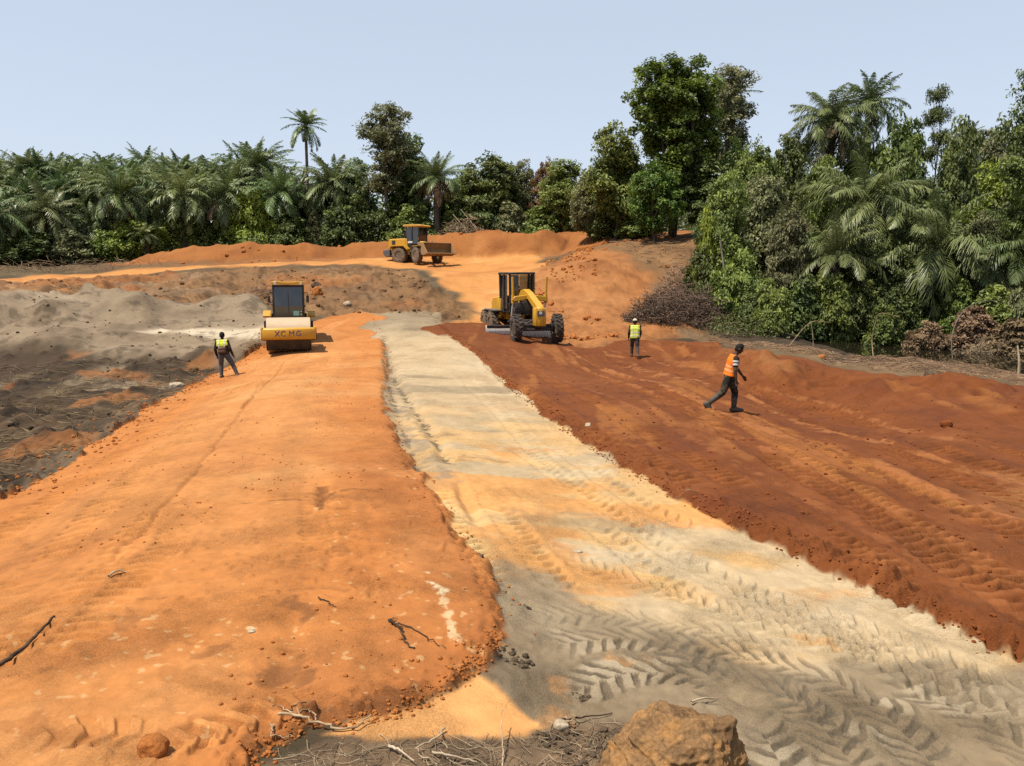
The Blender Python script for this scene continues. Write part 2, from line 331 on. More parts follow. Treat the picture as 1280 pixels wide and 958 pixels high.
def build_ground():
    z = base_z(x, y).astype(np.float32)
    # ragged outlines
    wx = x + .16 * fbm(x, y, 1.1, 4, 3) * sstep(0, 14, rad) + .045 * fbm(x, y, .32, 3, 5)
    wy = y + .16 * fbm(x, y, 1.1, 4, 11) * sstep(0, 14, rad) + .045 * fbm(x, y, .32, 3, 13)
    far = rad > 38
    wx = np.where(far, wx + .8 * fbm(x, y, 4, 3, 23), wx); wy = np.where(far, wy + .8 * fbm(x, y, 4, 3, 29), wy)
    S = {k: poly_sd(wx, wy, p) for k, p in dict(lane=LANE, red=RED, strip=STRIP, bright=BRIGHT, debris=DEBRIS, grey=GREY, dark=DARK, brown=BROWN, trackb=TRACKB, hill=HILL, pale=PALE, floor=FLOOR, bank=BANK).items()}
    n_big = fbm(x, y, 6.0, 4, 31); n_mid = fbm(x, y, 1.6, 4, 37, spacing=spc); n_fin = fbm(x, y, .35, 4, 41, gain=.6, spacing=spc)
    n_cl = fbm(x, y, .16, 3, 43, gain=.7, spacing=spc)
    grit = np.maximum(fbm(x, y, .10, 3, 45, gain=.8, spacing=spc * .8) - .25, 0)      # small clods standing on the surface
    s_t, g_t, d_t, _ = line_st(wx, wy, TRACK_LINE)
    s_b, g_b, d_b, L_b = line_st(x, y, BERM_LINE)
    M = lambda k, w: sstep(-w, w, S[k])
    # ---- zone index, later ones on top
    zone = np.zeros(len(x), np.int8)                       # 0 ground
    zone[S['grey'] > 0] = 4
    zone[S['brown'] > 0] = 0
    zone[(S['hill'] > 0)] = 6
    zone[(S['trackb'] > 0) | ((d_t < 1.9) & (S['grey'] < 0))] = 7
    zone[S['strip'] > 0] = 2
    zone[S['red'] > 0] = 3
    zone[S['lane'] > 0] = 1
    # ---- colours of the soils themselves
    c = C3(.085, .062, .036)                                # forest floor
    c = LERP(c, (.17, .12, .065), sstep(-.2, .6, n_mid + .4 * n_fin) * .6)
    tint = lambda base, dark, light, n=None: LERP(LERP(C3(*base), dark, sstep(0.05, .8, n_mid * .7 + n_fin * .35 - .2 * n_big) * .8), light, sstep(.05, .9, -n_mid * .5 + .45 * n_fin + .5 * n_big) * .8)
    c_brown = tint((.225, .122, .056), (.135, .074, .036), (.31, .175, .08))
    c_grey = tint((.272, .203, .135), (.17, .122, .078), (.34, .26, .178))
    c_dark = tint((.070, .046, .028), (.034, .024, .016), (.135, .088, .05))
    c_lane = tint((.50, .190, .052), (.44, .158, .042), (.545, .22, .066))
    c_red = tint((.185, .056, .0155), (.145, .043, .012), (.225, .074, .022))
    c_hill = tint((.375, .155, .053), (.27, .105, .037), (.46, .21, .078))
    c_track = tint((.56, .255, .078), (.45, .18, .055), (.62, .33, .125))
    c_sand = tint((.50, .375, .225), (.425, .31, .178), (.555, .43, .275))
    c_mud = tint((.25, .19, .122), (.16, .12, .076), (.36, .28, .18))
    c_bank = tint((.22, .14, .075), (.12, .08, .045), (.33, .22, .12))
    mixin = lambda c, cc, m: c + (cc - c) * m[:, None]
    c = mixin(c, c_brown, np.maximum(M('brown', .5), M('floor', 1.0)))
    floor2 = sstep(66, 74, rad) * sstep(-.55, -.2, np.arctan2(x, y)) * sstep(.32, .26, np.arctan2(x, y)) * sstep(84, 78, rad)
    c = mixin(c, c_hill * .9, floor2)
    c = mixin(c, c_grey, M('grey', .35))
    # orange blotches in the grey and brown spoil
    c = mixin(c, c_hill * .85, M('brown', .6) * sstep(.3, .75, fbm(x, y, 7, 3, 51) + sstep(-10, -24, x) * .5 - .08) * .8)
    c = mixin(c, c_grey, M('brown', .6) * sstep(.4, .8, fbm(x, y, 5, 3, 57)) * .3)
    dk = M('dark', .8) * sstep(-1.1, -.3, n_big * .6 + n_mid * .5 + .12 + .25 * sstep(0, 4, S['dark']))
    c = mixin(c, c_dark, dk)
    c = mixin(c, c_hill * .8, M('dark', .6) * sstep(.35, .7, fbm(x, y, 2.6, 4, 61)) * .75)
    c = mixin(c, np.array([.6, .5, .36], np.float32)[None] * (1 + .15 * n_fin[:, None]), M('pale', .5) * .9)
    spots = sstep(.35, .8, fbm(x, y, .8, 4, 63, gain=.75)) * np.maximum(np.maximum(M('brown', .5), M('grey', .5)), M('hill', .5) * .5)
    c = mixin(c, c_hill, M('hill', .6))
    c = c * (1 - .38 * spots[:, None])
    tb = np.maximum(M('trackb', .5), sstep(2.1, 1.3, d_t) * sstep(.3, -.3, S['grey']))
    c = mixin(c, c_track, tb)
    c = mixin(c, np.array([.05, .035, .022], np.float32)[None] * (1 + .3 * n_mid[:, None]), sstep(6, 9, x) * sstep(.9, .3, z) * sstep(28, 31, y) * sstep(62, 56, y))  # wet brown swamp ground, its colour also darkened for the undergrowth's shade
    c = mixin(c, c_bank * .8, M('bank', .3))
    # strip: sand, orange veils, grey mud towards the near end
    cs = c_sand
    veil = sstep(-.2, .6, fbm(x * .42, y * .8, 1.0, 5, 71, gain=.6) + .15 * n_mid + .1)
    cs = mixin(cs, np.array([.61, .375, .158], np.float32)[None] * (1 + .06 * n_mid[:, None]), veil * .88 * sstep(25, 14, rad))
    cs = mixin(cs, np.array([.6, .27, .08], np.float32)[None] * (1 + .12 * n_mid[:, None]), sstep(.3, .9, fbm(x * .5, y, 1.4, 5, 77, gain=.6) + .15 * n_fin) * .7 * sstep(24, 14, rad))
    mud = sstep(-.15, .35, (8.35 - .42 * x - y) * .55 + .6 * fbm(x, y, 1.3, 4, 81))
    mud2 = sstep(.5, .8, fbm(x * .5, y, 2.2, 4, 83) + .1 * n_fin) * .6
    cs = mixin(cs, c_mud, np.maximum(mud * .93, mud2))
    cs = mixin(cs, c_mud * 1.05, sstep(36, 42, rad) * .8)
    edge = sstep(.5, .0, -S['lane'] + .15 * n_fin) * sstep(4, 6, rad)
    cs = mixin(cs, c_mud * 1.15, edge * .45 * sstep(9, 16, rad))
    stripm = M('strip', .03)
    c = mixin(c, cs, stripm)
    c = mixin(c, np.array([.70, .35, .125], np.float32)[None] * (1 + .1 * n_mid[:, None] + .08 * n_fin[:, None]), M('bright', .04))
    c = mixin(c, c_dark * 2.6, M('debris', .06))
    # red fresh soil, orange where it has dried on the mounds
    cr = mixin(c_red, c_hill * .80, sstep(.1, .7, fbm(x, y, 2.2, 4, 91) + sstep(2.5, .5, S['red']) * .5 - .35) * .5 * sstep(0, 1, x - 6))
    along = fbm(x * .84 - y * .02, (y + x * 1.3) * .10, .75, 3, 95, spacing=None)
    cr = mixin(cr, np.array([.46, .18, .05], np.float32)[None], sstep(.45, .95, along + .25 * n_mid + .2 * n_fin) * .35)
    redm = M('red', .03)
    c = mixin(c, cr, redm)
    # orange lane
    cl = c_lane
    cl = mixin(cl, c_red * 1.25, sstep(.45, .02, S['lane'] + .12 * n_fin) * .55 * sstep(-3, 2, x + 2))
    cl = mixin(cl, np.array([.40, .135, .035], np.float32)[None], sstep(.35, .8, fbm(x, y, 1.9, 4, 101) + .1 * n_fin) * .55)
    cl = mixin(cl, np.array([.62, .31, .115], np.float32)[None], np.clip(sstep(.1, .9, fbm(x, y, 3.2, 4, 103)) * .5 + sstep(.8, 2.2, S['lane']) * sstep(6, 14, rad) * .3, 0, .75))
    cl = mixin(cl, np.array([.41, .15, .045], np.float32)[None], sstep(2.0, .3, S['lane'] + .5 * n_mid) * sstep(-2.6, -1.0, x + .06 * y) * sstep(26, 14, rad) * .6)
    sp = sstep(.95, 1.15, fbm(x, y, .09, 3, 107, gain=.8, spacing=spc * .6) + .25 * n_mid)
    cl = mixin(cl, np.array([.68, .46, .22], np.float32)[None], sp * .45)
    band = fbm(np.abs(S['lane']) , y * .04, .42, 4, 181, gain=.6)
    cl = cl * (1 + .07 * band * sstep(.3, .8, S['lane']))[:, None]
    lanem = M('lane', .03)
    c = mixin(c, cl, lanem)
    # ---- relief
    rough = np.full(len(x), .10, np.float32)
    z += .16 * n_big * sstep(30, 50, rad)
    smooth_m = np.clip(lanem + redm + stripm + M('bright', .1) + M('debris', .1), 0, 1)
    wild = (1 - smooth_m)
    z += wild * (.11 * n_mid + .10 * n_fin + .07 * n_cl + .14 * grit) * sstep(6, 10, rad)
    z += M('dark', .5) * (.10 * np.abs(n_fin) + .05 * n_cl + .07 * fbm(x, y, .8, 3, 111)) * (1 - lanem)
    z += M('grey', .6) * (1 - M('dark', .8)) * .35 * np.abs(fbm(x, y, 5.5, 3, 115)) * (1 - lanem)
    z += M('brown', .5) * (.2 * fbm(x, y, 3.0, 3, 117) + .20 * fbm(x, y, .95, 3, 118, gain=.7)) + M('hill', .5) * .08 * fbm(x, y, .9, 3, 120, gain=.7)
    loose = sstep(.0, .7, fbm(x, y, 1.6, 4, 119) + .3 * sstep(1.6, .2, S['lane']) + sstep(-1.5, -3.4, x) * .5)
    z += lanem * (.004 * n_mid + .005 * n_fin + .007 * n_cl + (.006 + .028 * loose) * grit)
    z += redm * (.016 * n_mid + .010 * n_fin + .014 * n_cl + .045 * grit) + .05 * redm * (along) * sstep(.3, 1.5, S['red'])
    z += stripm * (1 - lanem) * (1 - redm) * (.008 * n_mid + .008 * n_fin + .009 * n_cl + .016 * grit)
    # lifted edges of the spread layers, crumbly
    z += .055 * sstep(-.02, .10, S['lane'] + .05 * n_fin) * sstep(-4, 0, x + .12 * y - 0 * x) * sstep(60, 40, rad)
    z += .045 * lanem * np.exp(-((S['lane'] - .10) / .16) ** 2) * np.clip(.3 + n_cl + 1.5 * grit, 0, 2)
    z += .10 * sstep(-.02, .22, S['red'] + .05 * n_fin)
    z += .06 * redm * np.exp(-((S['red'] - .2) / .25) ** 2) * np.clip(.3 + n_cl + n_fin * .4 + 2 * grit, 0, 2)
    # windrows and heaps along the right bank
    wm = sstep(.1, 1.6, S['red']) * sstep(4.2, 1.8, S['red']) * sstep(6.6, 8.6, x) * sstep(1.4, .9, np.arctan2(x, y))
    z += wm * (.18 + .34 * fbm(x, y, 2.8, 2, 121) + .16 * fbm(x, y, 1.0, 3, 123, gain=.7) + .07 * n_fin + .06 * np.abs(n_cl))
    hm = np.exp(-(((x - 8.6) / 2.4) ** 2 + ((y - 38.2) / 1.6) ** 2)); z += .45 * hm
    q = at_d(742, 345, 58.0); dc = np.hypot(x - q[0], (y - q[1]) * .8); z += 1.15 * np.clip(1 - (dc + .5 * n_mid) / 4.6, 0, 1) ** 1.15
    ws = poly_sd(x, y, BASIN); z = np.where(ws > -1.5, z + (np.minimum(z, -.55) - z) * sstep(-1.2, .8, ws + .25 * n_mid), z)
    for a_, b_, d_, h_, r_ in HEAPS:
        q = at_d(a_, b_, d_); dc = np.hypot(x - q[0], y - q[1]) + .8 * fbm(x, y, 2.2, 3, 171); z += h_ * sstep(1.0, 0.0, dc / r_) * (1 + .15 * n_mid)
    # berm behind the track
    hb = np.interp(s_b / L_b, BERM_H[0], BERM_H[1]).astype(np.float32)
    bn = fbm(x, y, 3.5, 3, 131); prof = np.clip(1 - d_b / (2.9 + .7 * bn), 0, 1)
    inb = (prof > 0) & (rad > 50)
    z += np.where(inb, hb * .88 * (1 + .09 * bn + .07 * n_mid) * np.minimum(prof / .8, 1) ** .9 + (.14 * n_fin + .16 * fbm(x, y, .9, 3, 133)) * prof, 0)
    cb = tint((.33, .125, .036), (.24, .085, .026), (.41, .17, .055))
    c = mixin(c, cb, np.where(inb, sstep(0, .12, prof), 0).astype(np.float32))
    zone[inb & (prof > .06)] = 5
    # tracks
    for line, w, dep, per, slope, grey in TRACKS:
        lo, hi = line.min(0) - 1, line.max(0) + 1
        k = np.nonzero((x > lo[0]) & (x < hi[0]) & (y > lo[1]) & (y < hi[1]) & (rad < 42))[0]
        if not len(k): continue
        s, g, d, L = line_st(x[k] + .05 * fbm(x[k], y[k], .7, 2, 141), y[k] + .05 * fbm(x[k], y[k], .7, 2, 143), line)
        m = sstep(w * .5, w * .5 - .07, d) * sstep(0, .5, s) * sstep(L, L - .5, s)
        if grey >= .5: dep *= .62; m *= sstep(-.95, -.25, fbm(x[k], y[k], .9, 3, 152))
        if grey < .5: m *= sstep(-.75, -.1, fbm(x[k], y[k], 1.7, 3, 147)); dep *= 1.25
        ph = (s + slope * np.abs(g)) / per
        sec = np.where(g > 0, 0.5, 0.0) if grey > 0 else 0.0
        saw = np.cos(2 * PI * (ph + sec) + (1.5 if grey > 0 else .6) * n_fin[k] + (1.6 * fbm(x[k], y[k], .6, 3, 148) if grey > 0 else 0))
        vis = np.clip((per / spc[k] - 1.5) / 2, 0, 1)
        if grey >= .5:       # cleats pressed into wet mud: flat pads parted by narrow grooves
            gro = sstep(-.25, -.8, saw) * (.55 + .6 * sstep(-.4, .5, fbm(x[k], y[k], .5, 2, 149)))
            z[k] -= m * dep * (gro * vis * .8 + .1)
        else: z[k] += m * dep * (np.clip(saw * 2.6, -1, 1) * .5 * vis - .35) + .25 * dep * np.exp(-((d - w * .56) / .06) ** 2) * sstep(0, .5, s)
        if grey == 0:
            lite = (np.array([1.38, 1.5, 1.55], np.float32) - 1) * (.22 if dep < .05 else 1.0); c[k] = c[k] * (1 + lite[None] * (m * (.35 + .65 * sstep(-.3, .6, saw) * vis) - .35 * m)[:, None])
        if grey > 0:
            pad_pale = sstep(-.5, .1, saw) * m * grey * sstep(-.3, .5, fbm(x[k], y[k], .7, 3, 150))
            c[k] = c[k] + (np.array([.45, .365, .25], np.float32) - c[k]) * (pad_pale * .85)[:, None]  # paler pads between the grooves
            c[k] = c[k] + (np.array([.14, .112, .078], np.float32) - c[k]) * (sstep(.0, -.8, saw) * m * grey * .8)[:, None]  # groove shadows painted dark into the mud colour
    for pxs, w, cc, st in STREAKS:
        line = smooth_line(hits(pxs), 6); lo, hi = line.min(0) - 1, line.max(0) + 1
        k = np.nonzero((x > lo[0]) & (x < hi[0]) & (y > lo[1]) & (y < hi[1]))[0]
        if not len(k): continue
        s, g, d, L = line_st(x[k], y[k], line)
        m = sstep(w * 1.3, w * .5, d + w * .9 * fbm(x[k], y[k], w * 2.2, 4, 161, gain=.65)) * st * sstep(-.3, .25, fbm(x[k], y[k], .35, 3, 163) + st - .55)
        c[k] = c[k] + (np.array(cc, np.float32) - c[k]) * m[:, None]
    for line, w, dep in RUTS:
        lo, hi = line.min(0) - 1, line.max(0) + 1
        k = np.nonzero((x > lo[0]) & (x < hi[0]) & (y > lo[1]) & (y < hi[1]))[0]
        if not len(k): continue
        s, g, d, L = line_st(x[k] + .05 * fbm(x[k], y[k], .4, 2, 151), y[k] + .05 * fbm(x[k], y[k], .4, 2, 153), line)
        m = np.exp(-(d / w) ** 2) * sstep(0, .3, s) * sstep(L, L - .3, s)
        z[k] -= dep * m
    # under water and far away
    z = np.where(rad > 125, z + 0, z)
    return z, c, zone

GZ, GC, GZONE = build_ground()
GZ2 = GZ.reshape(NR, NT)
_lrr = np.log(rr)
def ground(px_, py_):
    """height of the finished ground under a point"""
    t = math.atan2(px_, py_); r = max(math.hypot(px_, py_), .51)
    j = int(np.clip(np.searchsorted(th, t) - 1, 0, NT - 2)); i = int(np.clip(np.searchsorted(rr, r) - 1, 0, NR - 2))
    a = (t - th[j]) / (th[j + 1] - th[j]); b = (math.log(r) - _lrr[i]) / (_lrr[i + 1] - _lrr[i])
    return float((GZ2[i, j] * (1 - a) + GZ2[i, j + 1] * a) * (1 - b) + (GZ2[i + 1, j] * (1 - a) + GZ2[i + 1, j + 1] * a) * b)
def ground_v(xs, ys):
    xs, ys = np.asarray(xs, float), np.asarray(ys, float)
    t = np.arctan2(xs, ys); lr_ = np.log(np.maximum(np.hypot(xs, ys), .51))
    j = np.clip(np.searchsorted(th, t) - 1, 0, NT - 2); i = np.clip(np.searchsorted(_lrr, lr_) - 1, 0, NR - 2)
    a = (t - th[j]) / (th[j + 1] - th[j]); b = (lr_ - _lrr[i]) / (_lrr[i + 1] - _lrr[i])
    return (GZ2[i, j] * (1 - a) + GZ2[i, j + 1] * a) * (1 - b) + (GZ2[i + 1, j] * (1 - a) + GZ2[i + 1, j + 1] * a) * b
def on_ground(px_, py_):
    """ground point seen through a pixel of the photograph"""
    p = hit(px_, py_)
    for _ in range(6):
        g = ground(p[0], p[1]); v = ray(px_, py_)
        q = CAM + v * ((g - CAM[2]) / v[2]) if abs(v[2]) > .05 else p
        if np.hypot(*(q - p)[:2]) > 4: break
        p = p * .4 + q * .6
    return Vector((p[0], p[1], ground(p[0], p[1])))

# ------------------------------------------------------------------ material helpers
def new_mat(name):
    m = bpy.data.materials.new(name); m.use_nodes = True
    nt = m.node_tree; b = nt.nodes['Principled BSDF']
    return m, nt, nt.nodes, nt.links, b
def soil_material(name, rough=.95, bump=.85, fine=46.0):
    m, nt, n, l, b = new_mat(name)
    at = n.new('ShaderNodeAttribute'); at.attribute_name = 'soil'
    tc = n.new('ShaderNodeTexCoord')
    n1 = n.new('ShaderNodeTexNoise'); n1.inputs['Scale'].default_value = fine; n1.inputs['Detail'].default_value = 6; n1.inputs['Roughness'].default_value = .78
    n2 = n.new('ShaderNodeTexNoise'); n2.inputs['Scale'].default_value = 7; n2.inputs['Detail'].default_value = 4
    l.new(tc.outputs['Object'], n1.inputs['Vector']); l.new(tc.outputs['Object'], n2.inputs['Vector'])
    r1 = n.new('ShaderNodeMapRange'); r1.inputs['From Min'].default_value = .3; r1.inputs['From Max'].default_value = .7; r1.inputs['To Min'].default_value = .66; r1.inputs['To Max'].default_value = 1.26
    l.new(n1.outputs['Fac'], r1.inputs['Value'])
    r2 = n.new('ShaderNodeMapRange'); r2.inputs['From Min'].default_value = .3; r2.inputs['From Max'].default_value = .7; r2.inputs['To Min'].default_value = .90; r2.inputs['To Max'].default_value = 1.08
    l.new(n2.outputs['Fac'], r2.inputs['Value'])
    n3_ = n.new('ShaderNodeTexNoise'); n3_.inputs['Scale'].default_value = 1.3; n3_.inputs['Detail'].default_value = 4; l.new(tc.outputs['Object'], n3_.inputs['Vector'])
    r3 = n.new('ShaderNodeMapRange'); r3.inputs['From Min'].default_value = .38; r3.inputs['From Max'].default_value = .62; r3.inputs['To Min'].default_value = .25; r3.inputs['To Max'].default_value = 1.1; l.new(n3_.outputs['Fac'], r3.inputs['Value'])
    gm = n.new('ShaderNodeMix'); gm.data_type = 'FLOAT'; gm.inputs[2].default_value = 1.0; l.new(r3.outputs[0], gm.inputs[0]); l.new(r1.outputs[0], gm.inputs[3])
    mu = n.new('ShaderNodeMath'); mu.operation = 'MULTIPLY'; l.new(gm.outputs[0], mu.inputs[0]); l.new(r2.outputs[0], mu.inputs[1])
    vm = n.new('ShaderNodeVectorMath'); vm.operation = 'SCALE'; l.new(at.outputs['Color'], vm.inputs[0]); l.new(mu.outputs[0], vm.inputs['Scale'])
    l.new(vm.outputs[0], b.inputs['Base Color'])
    bp = n.new('ShaderNodeBump'); bp.inputs['Strength'].default_value = bump; bp.inputs['Distance'].default_value = .02
    l.new(n1.outputs['Fac'], bp.inputs['Height']); l.new(r3.outputs[0], bp.inputs['Strength']); l.new(bp.outputs[0], b.inputs['Normal'])
    b.inputs['Roughness'].default_value = rough; b.inputs['Specular IOR Level'].default_value = .15
    return m
SOIL = soil_material('soil')

def np_mesh(name, v, f, smooth=True):
    """mesh from a vertex array and an array of quads or triangles"""
    me = bpy.data.meshes.new(name); k = f.shape[1]
    me.vertices.add(len(v)); me.vertices.foreach_set('co', np.ascontiguousarray(v, np.float32).ravel())
    me.loops.add(f.size); me.loops.foreach_set('vertex_index', np.ascontiguousarray(f, np.int32).ravel())
    me.polygons.add(len(f)); me.polygons.foreach_set('loop_start', np.arange(0, f.size, k, dtype=np.int32))
    me.update(calc_edges=True)
    me.polygons.foreach_set('use_smooth', np.full(len(f), smooth))
    return me
def link(name, me, parent=None, mat=None):
    o = bpy.data.objects.new(name, me); COL.objects.link(o)
    if mat is not None and me is not None: me.materials.append(mat)
    if parent is not None: o.parent = parent
    return o
def tag(o, label=None, cat=None, group=None, kind=None):
    if label: o['label'] = label
    if cat: o['category'] = cat
    if group: o['group'] = group
    if kind: o['kind'] = kind
    return o

def ground_objects():
    V = np.stack([x, y, GZ], -1)
    idx = np.arange(NR * NT).reshape(NR, NT)
    jn = np.roll(idx, -1, 1)
    F = np.stack([idx[:-1], jn[:-1], jn[1:], idx[1:]], -1).reshape(-1, 4)
    F = F[:, ::-1]
    fz = GZONE[F[:, 0]]
    names = {0: 'ground', 1: 'dirt_road', 2: 'sand_strip', 3: 'red_earth_lane', 4: 'grey_spoil_ground', 5: 'earth_berm', 6: 'earth_slope', 7: 'haul_track'}
    for k, nm in names.items():
        f = F[fz == k]
        if not len(f): continue
        u, inv = np.unique(f, return_inverse=True)
        me = np_mesh(nm, V[u], inv.reshape(-1, 4))
        a = me.color_attributes.new('soil', 'FLOAT_COLOR', 'POINT')
        a.data.foreach_set('color', np.concatenate([np.clip(GC[u] * .64, .01, .9), np.ones((len(u), 1), np.float32)], 1).ravel())
        tag(link(nm, me, mat=SOIL), kind='structure')
ground_objects()

# still dark water of the swamp on the right
def water():
    m, nt, n, l, b = new_mat('swamp_water')
    b.inputs['Base Color'].default_value = (.014, .012, .007, 1); b.inputs['Roughness'].default_value = .03; b.inputs['IOR'].default_value = 1.33
    tc = n.new('ShaderNodeTexCoord'); nz = n.new('ShaderNodeTexNoise'); nz.inputs['Scale'].default_value = 1.3; nz.inputs['Detail'].default_value = 3
    bp = n.new('ShaderNodeBump'); bp.inputs['Strength'].default_value = .05; bp.inputs['Distance'].default_value = .02
    l.new(tc.outputs['Object'], nz.inputs['Vector']); l.new(nz.outputs['Fac'], bp.inputs['Height']); l.new(bp.outputs[0], b.inputs['Normal'])
    v = np.array([(11, 28, WATER_Z), (70, 18, WATER_Z), (90, 62, WATER_Z), (14, 62, WATER_Z), (9, 45, WATER_Z)], float)
    me = bpy.data.meshes.new('swamp_water'); me.from_pydata([tuple(p) for p in v], [], [[0, 1, 2, 3, 4]]); me.update()
    tag(link('swamp_water', me, mat=m), kind='structure')
water()

# ------------------------------------------------------------------ vegetation builders
class Bag:
    """collects quads with a tint value per vertex"""
    def __init__(s): s.v, s.f, s.t, s.n = [], [], [], 0
    def add(s, v, f, t):
        s.v.append(np.asarray(v, np.float32)); s.f.append(np.asarray(f, np.int32) + s.n)
        s.t.append(np.broadcast_to(np.asarray(t, np.float32), (len(v),)).copy()); s.n += len(v)
    def mesh(s, name, smooth=False):
        V, F, T = np.concatenate(s.v), np.concatenate(s.f), np.concatenate(s.t)
        me = np_mesh(name, V, F, smooth)
        a = me.attributes.new('tint', 'FLOAT', 'POINT'); a.data.foreach_set('value', T)
        return me
def unit(v): return v / np.maximum(np.linalg.norm(v, axis=-1, keepdims=True), 1e-9)

def leaf_material(name, dark, light, trans=.34, rough=.5, spec=.35):
    m, nt, n, l, b = new_mat(name)
    at = n.new('ShaderNodeAttribute'); at.attribute_name = 'tint'
    oi = n.new('ShaderNodeObjectInfo')
    mx = n.new('ShaderNodeMixRGB'); mx.inputs[1].default_value = (*dark, 1); mx.inputs[2].default_value = (*light, 1)
    l.new(at.outputs['Fac'], mx.inputs[0])
    hs = n.new('ShaderNodeHueSaturation')
    r1 = n.new('ShaderNodeMapRange'); r1.inputs['To Min'].default_value = .482; r1.inputs['To Max'].default_value = .515
    r2 = n.new('ShaderNodeMapRange'); r2.inputs['To Min'].default_value = .8; r2.inputs['To Max'].default_value = 1.2
    mm = n.new('ShaderNodeMath'); mm.operation = 'FRACT'; m7 = n.new('ShaderNodeMath'); m7.operation = 'MULTIPLY'; m7.inputs[1].default_value = 7.31
    l.new(oi.outputs['Random'], r1.inputs['Value']); l.new(oi.outputs['Random'], m7.inputs[0]); l.new(m7.outputs[0], mm.inputs[0]); l.new(mm.outputs[0], r2.inputs['Value'])
    l.new(r1.outputs[0], hs.inputs['Hue']); l.new(r2.outputs[0], hs.inputs['Value']); l.new(mx.outputs[0], hs.inputs['Color'])
    l.new(hs.outputs[0], b.inputs['Base Color'])
    b.inputs['Roughness'].default_value = rough; b.inputs['Specular IOR Level'].default_value = spec
    if trans > 0:
        tr = n.new('ShaderNodeBsdfTranslucent'); ms = n.new('ShaderNodeMixShader'); ms.inputs[0].default_value = trans
        l.new(hs.outputs[0], tr.inputs['Color']); out = n['Material Output']
        l.new(b.outputs[0], ms.inputs[1]); l.new(tr.outputs[0], ms.inputs[2]); l.new(ms.outputs[0], out.inputs['Surface'])
    return m
def bark_material(name, c1, c2, scale=6):
    m, nt, n, l, b = new_mat(name); c1 = [v * .7 for v in c1]; c2 = [v * .7 for v in c2]
    tc = n.new('ShaderNodeTexCoord'); nz = n.new('ShaderNodeTexNoise'); nz.inputs['Scale'].default_value = scale; nz.inputs['Detail'].default_value = 5
    mp = n.new('ShaderNodeMapping'); mp.inputs['Scale'].default_value = (1, 1, .25)
    rp = n.new('ShaderNodeMapRange'); rp.inputs['From Min'].default_value = .35; rp.inputs['From Max'].default_value = .65
    mx = n.new('ShaderNodeMixRGB'); mx.inputs[1].default_value = (*c1, 1); mx.inputs[2].default_value = (*c2, 1)
    bp = n.new('ShaderNodeBump'); bp.inputs['Strength'].default_value = .6; bp.inputs['Distance'].default_value = .03
    l.new(tc.outputs['Object'], mp.inputs[0]); l.new(mp.outputs[0], nz.inputs['Vector']); l.new(nz.outputs['Fac'], rp.inputs['Value']); l.new(rp.outputs[0], mx.inputs[0])
    l.new(mx.outputs[0], b.inputs['Base Color']); l.new(nz.outputs['Fac'], bp.inputs['Height']); l.new(bp.outputs[0], b.inputs['Normal'])
    b.inputs['Roughness'].default_value = .9; b.inputs['Specular IOR Level'].default_value = .2
    return m
LEAF = dict(
    palm=leaf_material('palm_frond_green', (.045, .074, .022), (.165, .215, .075), .22, .45, .4),
    palm_pale=leaf_material('palm_frond_pale', (.064, .090, .030), (.21, .24, .09), .25, .45, .4),
    dead=leaf_material('dead_frond_brown', (0.14, 0.09, 0.05), (0.34, 0.24, 0.14), .12, .8, .2),
    dark=leaf_material('leaf_dark_green', (0.046, 0.069, 0.021), (0.165, 0.201, 0.052)),
    mid=leaf_material('leaf_mid_green', (0.069, 0.099, 0.022), (0.237, 0.291, 0.067)),
    lush=leaf_material('leaf_lush_green', (.055, .098, .014), (.215, .300, .044)),
    grey=leaf_material('leaf_grey_green', (0.097, 0.108, 0.045), (0.269, 0.270, 0.124)),
    lime=leaf_material('leaf_yellow_green', (0.115, 0.155, 0.018), (0.31, 0.36, 0.055)),
    rust=leaf_material('leaf_rusty', (0.15, 0.075, 0.035), (0.28, 0.16, 0.065)),
    dry=leaf_material('leaf_dry_brown', (.075, .05, .03), (.23, .155, .09), .15, .8, .15),
)
BARK = dict(
    palm=bark_material('palm_bark', (.05, .04, .03), (.13, .10, .07), 5),
    tall=bark_material('tall_palm_bark', (.13, .10, .07), (.24, .19, .14), 7),
    grey=bark_material('pale_bark', (.16, .13, .10), (.33, .29, .23), 6),
    brown=bark_material('brown_bark', (.05, .036, .024), (.14, .10, .065), 6),
)

def tubes(bag, lines, sides=5, tint=.5):
    """tapered tubes along polylines: (points, start radius, end radius)"""
    for pts, r0, r1 in lines:
        p = np.asarray(pts, float); m = len(p)
        t = np.gradient(p, axis=0); t = unit(t)
        ref = np.array([0, 0, 1.0]) if abs(t[:, 2]).mean() < .8 else np.array([1.0, 0, 0])
        a = unit(np.cross(t, ref)); b = np.cross(t, a)
        rad_ = np.linspace(r0, r1, m)
        ang = np.arange(sides) * 2 * PI / sides
        v = p[:, None] + rad_[:, None, None] * (np.cos(ang)[None, :, None] * a[:, None] + np.sin(ang)[None, :, None] * b[:, None])
        i = np.arange(m - 1)[:, None] * sides; j = np.arange(sides)[None]
        f = np.stack([i + j, i + (j + 1) % sides, i + sides + (j + 1) % sides, i + sides + j], -1).reshape(-1, 4)
        bag.add(v.reshape(-1, 3), f, tint)

